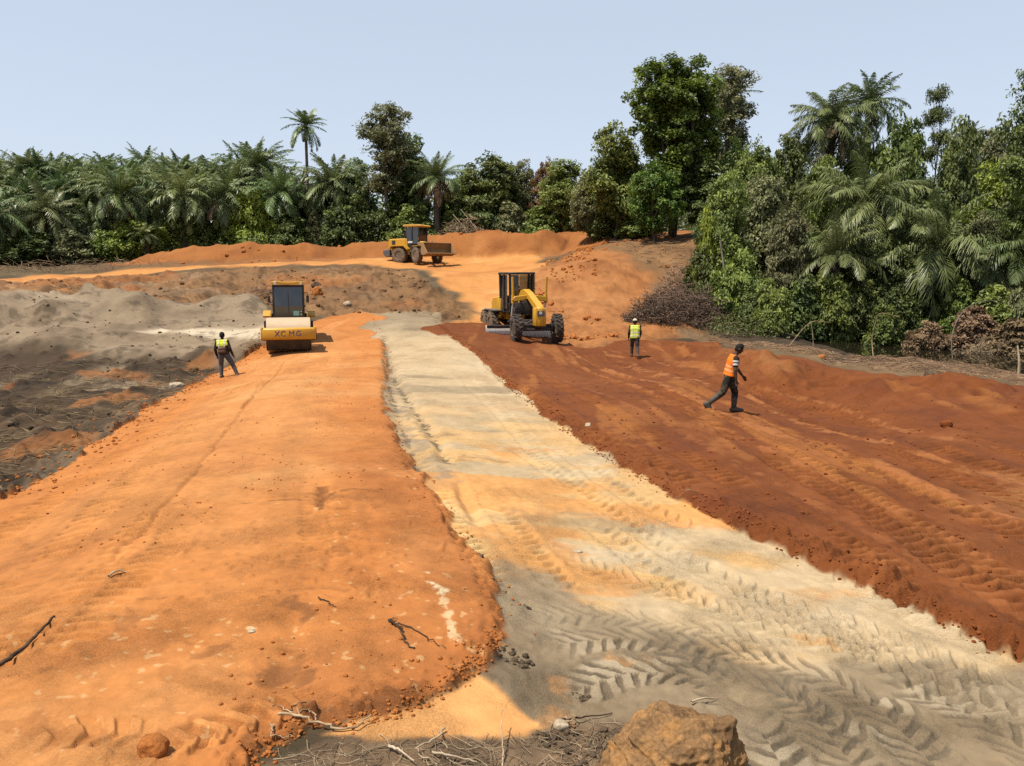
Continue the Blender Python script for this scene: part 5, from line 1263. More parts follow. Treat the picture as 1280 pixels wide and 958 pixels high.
    for sy in (-1, 1): k.prism([(2.60, .62), (2.56, 1.0), (2.75, 1.40), (2.95, 1.52), (3.25, 1.1), (3.72, .64), (3.05, .48), (2.75, .52)], sy * 1.32 - .025, sy * 1.32 + .025, 'Y', 0)
    for q in range(8): k.box((3.86, -1.22 + q * .349, .645), (.24, .10, .05), (0, R(-8), 0), .01)
    k.build('bucket', MUDDY, o, (piv[0], piv[1], .12), (0, 0, fa))
    return o
road_roller(); motor_grader(); wheel_loader()

# ------------------------------------------------------------------ people
def cloth(name, col, dirt=(.3, .17, .09), amount=.3, rough=.85, scale=6):
    m, nt, n, l, b = new_mat(name); col = [v * .72 for v in col]; dirt = [v * .66 for v in dirt]
    tc = n.new('ShaderNodeTexCoord'); nz = n.new('ShaderNodeTexNoise'); nz.inputs['Scale'].default_value = scale; nz.inputs['Detail'].default_value = 5
    rp = n.new('ShaderNodeMapRange'); rp.inputs['From Min'].default_value = .45 if amount < .9 else .46; rp.inputs['From Max'].default_value = .75 if amount < .9 else .52; rp.inputs['To Max'].default_value = amount
    mx = n.new('ShaderNodeMixRGB'); mx.inputs[1].default_value = (*col, 1); mx.inputs[2].default_value = (*dirt, 1)
    bp = n.new('ShaderNodeBump'); bp.inputs['Strength'].default_value = .5; bp.inputs['Distance'].default_value = .03
    n2 = n.new('ShaderNodeTexNoise'); n2.inputs['Scale'].default_value = 9; l.new(tc.outputs['Object'], n2.inputs['Vector']); l.new(n2.outputs['Fac'], bp.inputs['Height']); l.new(bp.outputs[0], b.inputs['Normal'])
    l.new(tc.outputs['Object'], nz.inputs['Vector']); l.new(nz.outputs['Fac'], rp.inputs['Value']); l.new(rp.outputs[0], mx.inputs[0]); l.new(mx.outputs[0], b.inputs['Base Color'])
    b.inputs['Roughness'].default_value = rough; b.inputs['Specular IOR Level'].default_value = .2
    return m
SKIN = cloth('dark_skin', (.085, .045, .028), (.11, .065, .042), .3, .55)
HAIR = cloth('black_hair', (.010, .008, .007), (.02, .015, .012), .2)
EYE = paint('eye_white', (.6, .57, .5), .3, (.4, .3, .2), 0)
ORANGE = cloth('orange_vest', (.90, .20, .015), (.75, .24, .05), .2)
LIME = cloth('lime_vest', (.66, .78, .07), (.55, .5, .15), .25)
REFL = cloth('reflective_band', (.72, .62, .48), (.5, .35, .2), .2, .5)
REFLO = cloth('worn_reflective_band', (.80, .36, .16), (.6, .25, .1), .3, .6)
DKSHIRT = cloth('dark_shirt', (.035, .022, .018), (.10, .06, .035), .3)
STRIPE = cloth('white_sleeve', (.62, .60, .58), (.3, .2, .15), .2)
NAVY = cloth('navy_stripe', (.03, .03, .05), (.1, .08, .06), .2)
CAMO = cloth('camouflage_trousers', (.075, .062, .038), (.018, .018, .016), .95, .9, 7)
JEANS = cloth('faded_jeans', (.085, .085, .095), (.19, .14, .10), .5, .9, 5)
DUSTY = cloth('dusty_trousers', (.045, .04, .04), (.28, .20, .14), .6, .9, 5)
BOOT = cloth('rubber_boot', (.07, .065, .055), (.2, .13, .08), .5, .6)
SHOE = cloth('dusty_shoe', (.10, .06, .045), (.3, .18, .1), .6, .8)
CAPM = cloth('pale_cap', (.62, .5, .40), (.5, .35, .22), .3)
TEAL = cloth('teal_shirt', (.05, .22, .26), (.1, .2, .2), .2)
PACK = cloth('brown_bag', (.12, .065, .045), (.3, .2, .13), .4)

def _sphere():
    bm = bmesh.new(); bmesh.ops.create_icosphere(bm, subdivisions=2, radius=1); bm.verts.ensure_lookup_table()
    v = np.array([q.co[:] for q in bm.verts]); f = np.array([[q.index for q in p.verts] for p in bm.faces], np.int32); bm.free(); return v, f
_SPH = _sphere()
def remesh(name, segs, vox, parent, mat, cuts=(), smooth_it=3, flat=None):
    """one continuous surface grown round tapered limb segments"""
    Vs, Fs, c = [], [], 0
    for p0, r0, p1, r1 in segs:
        p0, p1 = np.array(p0), np.array(p1); d = p1 - p0; L = np.linalg.norm(d)
        if L > 1e-4:
            d = d / L; ref = np.array([0, 0, 1.0]) if abs(d[2]) < .9 else np.array([1.0, 0, 0]); e1 = unit(np.cross(d, ref)); e2 = np.cross(d, e1)
            an = np.arange(16) * PI / 8; ring = np.cos(an)[:, None] * e1 + np.sin(an)[:, None] * e2
            Vs.append(np.concatenate([p0 + ring * r0, p1 + ring * r1, [p0, p1]])); k = np.arange(16); k2 = (k + 1) % 16
            Fs.append(np.concatenate([np.stack([k, k2, k2 + 16], -1), np.stack([k, k2 + 16, k + 16], -1), np.stack([k2, k, np.full(16, 32)], -1), np.stack([k + 16, k2 + 16, np.full(16, 33)], -1)]) + c); c += 34
        for p, r in ((p0, r0), (p1, r1)): Vs.append(_SPH[0] * r + p); Fs.append(_SPH[1] + c); c += len(_SPH[0])
    me = np_mesh(name + '_raw', np.concatenate(Vs), np.concatenate(Fs), False)
    t = bpy.data.objects.new('tmp', me)
    m = t.modifiers.new('r', 'REMESH'); m.mode = 'VOXEL'; m.voxel_size = vox
    s = t.modifiers.new('s', 'SMOOTH'); s.factor = .5; s.iterations = smooth_it
    out = baked(t); out.name = name
    bpy.data.objects.remove(t); bpy.data.meshes.remove(me)
    out.materials.clear()
    if cuts or flat:
        bm = bmesh.new(); bm.from_mesh(out)
        for co, no in cuts: bmesh.ops.bisect_plane(bm, geom=bm.verts[:] + bm.edges[:] + bm.faces[:], plane_co=co, plane_no=no, clear_outer=True)
        bm.to_mesh(out); bm.free()
    for p in out.polygons: p.use_smooth = True
    return link(name, out, parent, mat)

def V3(*a): return Vector(a)
def hand(w, d, side, curl=.6):
    """palm, four unequal fingers bent at the knuckles and a thumb from the side of the palm; d = direction of the hand"""
    w = Vector(w); d = Vector(d).normalized(); s = Vector(side).normalized(); n_ = d.cross(s).normalized(); S = []
    k = w + d * .085
    S += [(w, .026, k + s * .022, .020), (w, .026, k - s * .022, .020), (w + s * .01, .024, k, .021)]
    for i, (o_, ln) in enumerate(((.032, .070), (.011, .080), (-.011, .075), (-.032, .060))):
        a = k + s * o_; b = a + (d * math.cos(curl * .5) + n_ * math.sin(curl * .5)) * ln * .5; c = b + (d * math.cos(curl * 1.2) + n_ * math.sin(curl * 1.2)) * ln * .5
        S += [(a, .0105, b, .0095), (b, .0095, c, .008)]
    a = w + d * .03 + s * .03; b = a + (d * .7 + s * .6 + n_ * .3) * .045; c = b + (d + n_ * .4) * .032
    S += [(a, .013, b, .011), (b, .011, c, .009)]
    return S

def person(o, J, outfit, scale=1.0):
    """J: joints in local coordinates (x right, y ahead, z up), built as skin plus clothes"""
    g = {k: Vector(v) for k, v in J.items()}
    up = (g['neck'] - g['pelvis']).normalized(); rt = (g['sh_r'] - g['sh_l']).normalized(); fw = up.cross(rt).normalized()
    if g['face'].length: fc = g['face'].normalized()
    hc = g['head']; hup = (hc - g['neck']).normalized()
    torso = []
    for q, wd, r in ((0.0, .095, .105), (.18, .085, .102), (.42, .085, .10), (.68, .11, .105), (.86, .115, .085)):
        p = g['pelvis'].lerp(g['neck'], q)
        torso.append((p - rt * wd, r, p + rt * wd, r))
    tor_j = []
    for a, b in zip(torso[:-1], torso[1:]): tor_j += [(a[0], a[1], b[0], b[1]), (a[2], a[3], b[2], b[3]), ((a[0] + a[2]) / 2, a[1], (b[0] + b[2]) / 2, b[1])]
    torso += tor_j
    sho = [(g['sh_l'], .062, g['sh_r'], .062), (g['neck'] - up * .05, .075, g['neck'] - up * .01, .06)]
    arm = lambda s, e: [(g['sh_' + s], .058 + e, g['el_' + s], .045 + e), (g['el_' + s], .045 + e, g['wr_' + s], .030 + e)]
    leg = lambda s, e: [(g['hip_' + s], .098 + e, g['kn_' + s], .066 + e), (g['kn_' + s], .064 + e, g['kn_' + s].lerp(g['an_' + s], .35), .060 + e), (g['kn_' + s].lerp(g['an_' + s], .35), .060 + e, g['an_' + s], .043 + e)]
    foot = lambda s, e: [(g['an_' + s] - Vector((0, 0, .0)), .042 + e, g['he_' + s], .040 + e), (g['he_' + s], .040 + e, g['ba_' + s], .045 + e), (g['ba_' + s], .045 + e, g['to_' + s], .030 + e), (g['an_' + s], .045 + e, g['ba_' + s], .042 + e)]
    side = fc.cross(hup).normalized()
    head = [(hc - hup * .02 - fc * .015, .088, hc + hup * .035 - fc * .02, .092), (hc - hup * .05 + fc * .03, .062, hc - hup * .085 + fc * .055, .040), (g['neck'] - up * .04, .060, hc - hup * .06 - fc * .01, .055),
            (hc + fc * .085 - hup * .005, .012, hc + fc * .100 - hup * .035, .017), (hc + fc * .072 - hup * .066, .020, hc + fc * .076 - hup * .060, .018), (hc + fc * .066 + hup * .022 - side * .03, .018, hc + fc * .066 + hup * .022 + side * .03, .018)]
    for e_ in (-1, 1): head.append((hc + side * .09 * e_ - hup * .0 - fc * .01, .018, hc + side * .094 * e_ - hup * .035 - fc * .012, .013))
    skin = torso + sho + head
    for s in 'lr':
        skin += arm(s, 0) + leg(s, 0) + foot(s, 0)
        d = (g['wr_' + s] - g['el_' + s]).normalized(); sd = g.get('thumb_' + s, fw); skin += hand(g['wr_' + s], d, (sd - d * sd.dot(d)))
    body = remesh('body', skin, .0125, o, SKIN, smooth_it=2)
    for e_ in (-1, 1):
        m = MB(); t = bmesh.new(); bmesh.ops.create_uvsphere(t, u_segments=10, v_segments=8, radius=.011); bmesh.ops.translate(t, vec=hc + fc * .078 + side * .033 * e_ + hup * .003, verts=t.verts); m._take(t); m.build('eye', EYE, o, smooth=True)
    hr = remesh('hair', [(hc + hup * .012 - fc * .022, .100, hc + hup * .045 - fc * .018, .098), (hc - hup * .03 - fc * .04, .078, hc, .08)], .013, o, HAIR, [(hc + fc * .048 + hup * .03, (fc * 1.0 - hup * .45).normalized())])
    if 'cap' in outfit:
        cp = remesh('cap', [(hc + hup * .040 - fc * .018, .108, hc + hup * .055 - fc * .016, .106)], .013, o, outfit['cap'], [(hc + hup * .03, -hup)])
        br = remesh('cap_brim', [(hc + hup * .045 + fc * .08 - side * .05, .014, hc + hup * .045 + fc * .08 + side * .05, .014), (hc + hup * .04 + fc * .14 - side * .03, .012, hc + hup * .04 + fc * .14 + side * .03, .012), (hc + hup * .045 + fc * .08, .014, hc + hup * .04 + fc * .15, .012), (hc + hup * .045 + fc * .08 - side * .05, .014, hc + hup * .04 + fc * .14 - side * .03, .012), (hc + hup * .045 + fc * .08 + side * .05, .014, hc + hup * .04 + fc * .14 + side * .03, .012)], .009, cp, outfit['cap'], smooth_it=1)
    tr = [(g['hip_l'], .112, g['hip_r'], .112), (g['pelvis'] - rt * .09, .116, g['pelvis'] + rt * .09, .116), (g['pelvis'] + up * .08 - rt * .085, .11, g['pelvis'] + up * .08 + rt * .085, .11)]
    for s in 'lr': tr += leg(s, .020)
    remesh('trousers', tr, .014, o, outfit['trousers'], [(g['pelvis'] + up * .14, up)])
    shirt = [(a, r + .014, b, q + .014) for a, r, b, q in torso + sho[:1]]
    lim = outfit.get('sleeve', 1.0)
    for s in 'lr':
        A = arm(s, .014)
        if lim < 1: shirt += [(A[0][0], A[0][1] + .006, A[0][0].lerp(A[0][2], lim), A[0][3] + .012)]
        else: shirt += A
    remesh('shirt', shirt, .014, o, outfit['shirt'], [(g['neck'] + up * .01, up)])
    if 'sleeve_mat' in outfit:
        for s in 'lr':
            a, b = g['sh_' + s], g['el_' + s]
            for i, (q0, q1, mt) in enumerate(((.22, .36, STRIPE), (.36, .46, NAVY), (.46, .62, STRIPE))):
                remesh('sleeve_stripe', [(a.lerp(b, q0), .083 - .004 * i, a.lerp(b, q1), .080 - .004 * i)], .011, o, mt, [(a.lerp(b, q1), (b - a).normalized()), (a.lerp(b, q0), (a - b).normalized())], 1)
    if 'vest' in outfit:
        e = .032; top = g['neck'] + up * .0; bot = g['pelvis'] + up * outfit.get('hem', -.02)
        vs = [(a, r + e, b, q + e) for a, r, b, q in torso] + [(g['sh_l'].lerp(g['sh_r'], .08), .085, g['sh_r'].lerp(g['sh_l'], .08), .085)]
        cuts = [(top, up), (bot, -up)]
        v = remesh('vest', vs, .014, o, outfit['vest'], cuts)
        for h_ in outfit.get('bands', ()):
            c_ = g['pelvis'] + up * h_
            remesh('reflective_band', [(a, r + e + .006, b, q + e + .006) for a, r, b, q in torso], .014, v, outfit.get('band_mat', REFL), [(c_ + up * .028, up), (c_ - up * .028, -up)])
        if outfit.get('braces'):
            for s in (-1, 1):
                c_ = g['pelvis'].lerp(g['neck'], .75) + rt * .10 * s
                remesh('reflective_band', [(a, r + e + .006, b, q + e + .006) for a, r, b, q in torso] + [(g['sh_l'].lerp(g['sh_r'], .08), .091, g['sh_r'].lerp(g['sh_l'], .08), .091)], .014, v, outfit.get('band_mat', REFL), [(c_ + rt * .025, rt), (c_ - rt * .025, -rt), (g['pelvis'] + up * .2, -up), (g['neck'] - up * .0, up)])
    for s in 'lr':
        bt = foot(s, .016)
        if outfit.get('boots'): bt += [(g['an_' + s], .062, g['kn_' + s].lerp(g['an_' + s], .35), .082)]
        remesh('boot' if outfit.get('boots') else 'shoe', bt, .012, o, outfit['shoes'])
    return o
def man(px, py, d, face, label, J, outfit, sink=.0, height=None):
    p = at_d(px, py, d); o = empty('person', (p[0], p[1], ground(p[0], p[1]) - sink), face); tag(o, label, 'person')
    person(o, J, outfit); return o

# walking man, seen from his right side (local y = walking direction)
J_walk = dict(pelvis=(0, 0, .93), neck=(0, .13, 1.45), head=(.0, .235, 1.60), face=(.05, .9, -.35), sh_l=(-.185, .10, 1.38), sh_r=(.185, .12, 1.38),
  el_l=(-.25, .20, 1.12), wr_l=(-.20, .36, .90), el_r=(.25, .10, 1.09), wr_r=(.24, .13, .84), thumb_r=(-.3, 1, 0), thumb_l=(.3, .5, .8),
  hip_l=(-.10, .02, .90), hip_r=(.10, -.02, .90), kn_l=(-.10, .17, .50), an_l=(-.10, .15, .10), he_l=(-.10, .10, .055), ba_l=(-.10, .28, .05), to_l=(-.10, .36, .045),
  kn_r=(.11, -.16, .52), an_r=(.11, -.50, .245), he_r=(.11, -.58, .22), ba_r=(.11, -.47, .075), to_r=(.11, -.40, .045))
man(910, 516, 20.0, R(-96), 'man in orange safety vest and camouflage trousers walking right across the red earth', J_walk,
    dict(shirt=DKSHIRT, sleeve=.6, sleeve_mat=1, trousers=CAMO, vest=ORANGE, bands=(.13, .23), band_mat=REFLO, hem=-.0, shoes=BOOT, boots=True))
# man seen from behind, legs astride on the edge of the orange lane
J_stand = dict(pelvis=(0, 0, .90), neck=(-.05, .06, 1.43), head=(-.06, .10, 1.59), face=(.1, 1, -.2), sh_l=(-.24, .03, 1.36), sh_r=(.14, .03, 1.37),
  el_l=(-.31, .0, 1.08), wr_l=(-.29, .10, .83), el_r=(.24, .0, 1.10), wr_r=(.31, .08, .86), thumb_l=(.2, 1, 0), thumb_r=(-.2, 1, 0),
  hip_l=(-.10, 0, .87), hip_r=(.10, 0, .87), kn_l=(-.13, .05, .47), an_l=(-.12, .0, .09), he_l=(-.12, -.06, .05), ba_l=(-.13, .12, .045), to_l=(-.135, .2, .04),
  kn_r=(.30, .06, .50), an_r=(.47, .0, .13), he_r=(.47, -.06, .095), ba_r=(.53, .11, .085), to_r=(.55, .19, .08))
st_ = man(281, 472, 30.3, R(2), 'man in short lime vest standing astride the edge of the orange lane, back turned', J_stand,
    dict(shirt=DKSHIRT, trousers=JEANS, vest=LIME, hem=.30, bands=(), braces=True, band_mat=REFL, shoes=SHOE), .02)
bg_ = remesh('waist_bag', [((-.10, -.10, 1.10), .085, (.05, -.10, 1.12), .085), ((-.09, -.11, 1.0), .08, (.05, -.11, 1.01), .08)], .014, st_, PACK)
# man in lime vest and cap, walking away down the red lane
J_away = dict(pelvis=(0, 0, .92), neck=(0, .05, 1.45), head=(.0, .10, 1.60), face=(-.1, 1, -.15), sh_l=(-.195, .04, 1.385), sh_r=(.195, .04, 1.385),
  el_l=(-.27, -.03, 1.12), wr_l=(-.27, .08, .88), el_r=(.26, .05, 1.12), wr_r=(.25, .20, .92), thumb_l=(.2, 1, 0), thumb_r=(-.2, 1, 0),
  hip_l=(-.10, .02, .89), hip_r=(.10, -.02, .89), kn_l=(-.11, .16, .50), an_l=(-.11, .22, .12), he_l=(-.11, .17, .07), ba_l=(-.11, .35, .05), to_l=(-.11, .42, .045),
  kn_r=(.12, -.02, .48), an_r=(.13, -.18, .11), he_r=(.13, -.24, .07), ba_r=(.13, -.07, .045), to_r=(.13, 0, .04))
man(793, 451, 36.6, R(-4), 'man in lime safety vest and pale cap walking away beside the grader', J_away,
    dict(shirt=DKSHIRT, trousers=DUSTY, vest=LIME, bands=(.05, .19), braces=True, hem=-.06, cap=CAPM, shoes=SHOE, boots=True))
# operator on the grader seat
gro = bpy.data.objects['motor_grader']
J_sit = dict(pelvis=(0, 0, .10), neck=(0, .10, .62), head=(0, .15, .78), face=(0, 1, -.1), sh_l=(-.19, .08, .55), sh_r=(.19, .08, .55),
  el_l=(-.26, .22, .33), wr_l=(-.16, .45, .42), el_r=(.26, .22, .33), wr_r=(.16, .45, .42), thumb_l=(.5, 0, 1), thumb_r=(-.5, 0, 1),
  hip_l=(-.10, .02, .10), hip_r=(.10, .02, .10), kn_l=(-.14, .45, .14), an_l=(-.14, .52, -.27), he_l=(-.14, .48, -.31), ba_l=(-.14, .65, -.31), to_l=(-.14, .72, -.32),
  kn_r=(.14, .45, .14), an_r=(.14, .52, -.27), he_r=(.14, .48, -.31), ba_r=(.14, .65, -.31), to_r=(.14, .72, -.32))
mw = Matrix.LocRotScale(gro.location, gro.rotation_euler, None)
q = mw @ Vector((0, 3.62, 1.78))
op = empty('person', q, gro.rotation_euler.z + PI); tag(op, 'operator in a teal shirt sitting in the cab of the grader', 'person')
person(op, J_sit, dict(shirt=TEAL, sleeve=.6, trousers=DUSTY, shoes=SHOE))

bpy.data.scenes.remove(WORK)

# ------------------------------------------------------------------ rocks, clods, roots, sticks and brush
def rock_material(name, c1, c2, c3=None, scale=5):
    m, nt, n, l, b = new_mat(name); c1, c2 = [v * .66 for v in c1], [v * .66 for v in c2]; c3 = [v * .66 for v in c3] if c3 else None
    tc = n.new('ShaderNodeTexCoord'); nz = n.new('ShaderNodeTexNoise'); nz.inputs['Scale'].default_value = scale; nz.inputs['Detail'].default_value = 8; nz.inputs['Roughness'].default_value = .7
    n2 = n.new('ShaderNodeTexNoise'); n2.inputs['Scale'].default_value = scale * 6; n2.inputs['Detail'].default_value = 6; n2.inputs['Roughness'].default_value = .75
    rp = n.new('ShaderNodeValToRGB'); e = rp.color_ramp.elements; e[0].position = .36; e[0].color = (*c1, 1); e[1].position = .62; e[1].color = (*c2, 1)
    if c3: x_ = e.new(.5); x_.color = (*c3, 1)
    l.new(tc.outputs['Object'], nz.inputs['Vector']); l.new(tc.outputs['Object'], n2.inputs['Vector']); l.new(nz.outputs['Fac'], rp.inputs[0])
    r2 = n.new('ShaderNodeMapRange'); r2.inputs['From Min'].default_value = .3; r2.inputs['From Max'].default_value = .7; r2.inputs['To Min'].default_value = .6; r2.inputs['To Max'].default_value = 1.25; l.new(n2.outputs['Fac'], r2.inputs['Value'])
    vm = n.new('ShaderNodeVectorMath'); vm.operation = 'SCALE'; l.new(rp.outputs[0], vm.inputs[0]); l.new(r2.outputs[0], vm.inputs['Scale']); l.new(vm.outputs[0], b.inputs['Base Color'])
    bp = n.new('ShaderNodeBump'); bp.inputs['Strength'].default_value = .8; bp.inputs['Distance'].default_value = .02; l.new(n2.outputs['Fac'], bp.inputs['Height']); l.new(bp.outputs[0], b.inputs['Normal'])
    b.inputs['Roughness'].default_value = .95; b.inputs['Specular IOR Level'].default_value = .15
    return m
ROCK = rock_material('muddy_boulder', (.15, .085, .042), (.43, .22, .078), (.29, .165, .075), 4.5)
CLOD_O = rock_material('orange_clod', (.36, .125, .032), (.54, .19, .048))
CLOD_R = rock_material('red_clod', (.19, .05, .014), (.28, .08, .021))
CLOD_B = rock_material('brown_clod', (.12, .066, .032), (.27, .15, .07))
CLOD_D = rock_material('dark_clod', (.06, .045, .03), (.17, .12, .075))
STONE = rock_material('pale_stone', (.42, .33, .22), (.62, .50, .36))
ROOT = bark_material('dry_root', (.26, .17, .10), (.50, .36, .22), 9)
TWIGD = bark_material('dark_stick', (.035, .022, .014), (.10, .06, .035), 9)
STRAW = bark_material('bleached_twig', (.34, .25, .16), (.56, .45, .32), 9)

MASS = dict(
    twig=leaf_material('twig_mix', (.07, .046, .03), (.36, .27, .18), 0, .9, .15),
    straw=leaf_material('straw_mix', (.07, .045, .026), (.28, .19, .11), 0, .9, .15),
    brush=leaf_material('cut_brush', (.055, .036, .026), (.20, .14, .10), 0, .9, .15),
    brushpale=leaf_material('bleached_brush', (.085, .058, .038), (.28, .195, .13), 0, .9, .15),
)

def n3(v, wl, seed):
    """cheap 3D noise from three planes"""
    return (vnoise(v[:, 0] / wl + 3.1, v[:, 1] / wl, seed) + vnoise(v[:, 1] / wl + 7.7, v[:, 2] / wl, seed + 1) + vnoise(v[:, 2] / wl, v[:, 0] / wl + 1.3, seed + 2)) / 1.7
def lump_mesh(name, seed, sub, dims, rough=.25, flat_base=True):
    bm = bmesh.new(); bmesh.ops.create_icosphere(bm, subdivisions=sub, radius=1); me = bpy.data.meshes.new(name); bm.to_mesh(me); bm.free()
    v = np.empty(len(me.vertices) * 3, np.float32); me.vertices.foreach_get('co', v); v = v.reshape(-1, 3)
    r = 1 + rough * (n3(v, .8, seed) + .5 * n3(v, .35, seed + 5) + .28 * n3(v, .15, seed + 9) + (.18 * n3(v, .06, seed + 13) if sub > 4 else 0))
    w = v * r[:, None]; w = np.sign(w) * np.abs(w) ** .88 * np.array(dims)
    me.vertices.foreach_set('co', w.astype(np.float32).ravel()); me.polygons.foreach_set('use_smooth', np.full(len(me.polygons), sub > 2)); me.update()
    return me
def facet_mesh(name, seed, sub, dims, cuts=26, rough=.06):
    """a broken rock: a ball cut by random planes, roughened"""
    rng = np.random.default_rng(seed); me = lump_mesh(name, seed, sub, (1, 1, 1), .10)
    v = np.empty(len(me.vertices) * 3, np.float32); me.vertices.foreach_get('co', v); v = v.reshape(-1, 3)
    u = unit(v); k = unit(rng.normal(0, 1, (cuts, 3))); off = rng.uniform(.82, 1.0, cuts)
    dd = np.where(u @ k.T > .05, off / np.maximum(u @ k.T, .05), 9).min(1); r = np.minimum(np.linalg.norm(v, axis=1), dd)
    r = r * (1 + rough * n3(v, .30, seed + 3) + rough * .6 * n3(v, .12, seed + 7) + rough * .45 * n3(v, .05, seed + 11))
    w = u * r[:, None] * np.array(dims); me.vertices.foreach_set('co', w.astype(np.float32).ravel()); me.update(); return me
def lump(name, px, py, dims, label, cat, mat, seed, sub=4, rough=.22, sink=.35, rz=0.0):
    p = on_ground(px, py); o = link(name, lump_mesh(name, seed, sub, dims, rough), mat=mat)
    o.location = p - Vector((0, 0, dims[2] * (sink - .5) * 0)) + Vector((0, 0, dims[2] * (1 - 2 * sink))); o.rotation_euler = (0, 0, rz); tag(o, label, cat); return o
_p = on_ground(846, 962); _b = link('boulder', facet_mesh('boulder', 521, 7, (.51, .44, .39), 46, .07), mat=ROCK); _b.location = _p + Vector((0, -.05, .07)); _b.rotation_euler = (.1, .12, .5)
tag(_b, 'big mud-covered orange-brown boulder in the foreground at the bottom edge', 'boulder')
lump('soil_clod', 193, 938, (.09, .09, .075), 'round orange clod lying at the bottom left of the orange lane', 'clod', CLOD_O, 502, 4, .2)
lump('stone', 221, 485, (.28, .2, .15), 'pale flat stone on the dark soil below the man standing astride', 'stone', STONE, 503, 4)
lump('stone', 242, 466, (.18, .15, .15), 'greyish stone just behind the pale flat stone', 'stone', CLOD_B, 504, 4)
lump('stone', 722, 690, (.055, .045, .02), 'small whitish stone pressed into the pale sand strip', 'stone', STONE, 506, 3)
lump('stone', 314, 790, (.035, .028, .018), 'small white stone in the middle of the orange lane', 'stone', STONE, 507, 3)
lump('stone', 1183, 533, (.13, .10, .10), 'dark-shaded brown stone at the foot of the red windrow', 'stone', CLOD_R, 508, 4)
lump('stone', 1165, 468, (.22, .2, .15), 'dark stone on the orange bank beside the swamp', 'stone', CLOD_D, 509, 4)
lump('stone', 1026, 447, (.16, .14, .12), 'light brown clod where the red windrow meets the bank', 'stone', CLOD_O, 510, 4)
lump('soil_clod', 397, 372, (.34, .3, .42), 'orange-brown stump-like clod beside the cab of the roller', 'clod', CLOD_O, 511, 4, .3, .3)
lump('soil_clod', 396, 362, (.28, .25, .3), 'dark clod on top behind the stump-like clod beside the roller cab', 'clod', CLOD_D, 512, 4, .3, .2)
lump('stone', 434, 379, (.2, .17, .2), 'whitish stone on the brown slope right of the roller', 'stone', STONE, 513, 4, .3, .3)
lump('stone', 702, 908, (.06, .05, .04), 'pinkish stone beside the tip of the bright sand patch', 'stone', STONE, 514, 3)
lump('stone', 735, 533, (.07, .1, .09), 'small pale brown stone standing in the left part of the red lane', 'stone', STONE, 515, 3)

def root(name, px_pts, r, label, cat, mat, lift=.012, wob=.02, seed=0, branches=()):
    """a bent root or stick lying on the ground along the given line, with side shoots"""
    rng = np.random.default_rng(seed); bag = Bag()
    def lay(pp, ra, rb):
        P = []
        for q in pp:
            g = on_ground(*q[:2]); P.append((g.x, g.y, g.z + lift + (q[2] if len(q) > 2 else 0)))
        P = smooth_line3(P, 6); P[1:-1] += rng.normal(0, wob, (len(P) - 2, 3)) * np.array([1, 1, .35]) * .5
        for i in range(len(P)): P[i, 2] = max(P[i, 2], ground(P[i, 0], P[i, 1]) + ra * .4)
        tubes(bag, [(P, ra, rb)], 7, .5)
    lay(px_pts, r, r * .45)
    for b_ in branches: lay(b_, r * .6, r * .2)
    o = link(name, bag.mesh(name, True), mat=mat); tag(o, label, cat); return o
root('root', [(348,898,.02),(375,902,.03),(410,912,.02),(440,914,.01),(464,904,.05)], .011, 'longest dry root at the torn lower edge of the orange lane', 'root', ROOT, seed=1, branches=[[(375,898),(352,886),(340,884)],[(395,906,.02),(388,895,.03),(370,894)]])
root('root', [(342,908),(341,920,.03),(345,926,.02),(368,924)], .007, 'small hooked root left of the longest dry root', 'root', ROOT, seed=2)
root('root', [(362,890),(374,884,.02),(392,884)], .007, 'short dark twisted root above the longest dry root', 'root', TWIGD, seed=3)
root('root', [(488,779,.02),(500,790,.02),(508,806),(517,812)], .012, 'forked dead root lying alone on the orange lane', 'root', TWIGD, seed=4, branches=[[(498,783,.02),(520,790),(545,805),(558,812)],[(490,782),(486,776),(497,775)]])
root('stick', [(-6,836),(20,822,.02),(45,800,.02),(68,772)], .022, 'thick dark stick in the rut at the left edge', 'stick', TWIGD, seed=5, wob=.01)
root('stick', [(864,882,.02),(880,879,.03),(897,875)], .010, 'grey pointed stick beside the boulder', 'stick', STRAW, seed=6, wob=.004)
root('stick', [(628,962,-.02),(629,945,.03),(627,925,.10),(628,910,.13)], .007, 'thin upright twig sticking out of the debris at the bottom', 'twig', STRAW, seed=7, wob=.006)
root('stick', [(556,915,.02),(545,930,.03),(520,942,.02),(548,958)], .008, 'forked pale twig on the debris at the bottom', 'twig', STRAW, seed=8)
root('stick', [(486,938,.02),(500,946,.03),(518,957,.02)], .011, 'thick pale stick on the left part of the debris', 'stick', STRAW, seed=9, wob=.008)
root('stick', [(540,946,.02),(565,952,.03),(596,958,.02)], .010, 'long pale stick in the middle of the debris', 'stick', STRAW, seed=10, wob=.008)
root('stick', [(700,906,.02),(730,903,.03),(765,893)], .009, 'bent dark stick between the debris and the boulder', 'stick', TWIGD, seed=11)
root('stick', [(706,902,.02),(712,912,.05),(718,908,.06),(716,900,.03)], .007, 'curled root knot at the tip of the bright sand patch', 'root', ROOT, seed=12)
root('stick', [(136,723,.01),(142,719,.02),(150,717,.02),(156,716)], .012, 'short pale piece of wood on the left wheel track', 'stick', STRAW, seed=13, wob=.004)
root('stick', [(398,748),(412,756),(420,760)], .007, 'thin twig above the forked root on the orange lane', 'twig', TWIGD, seed=14)

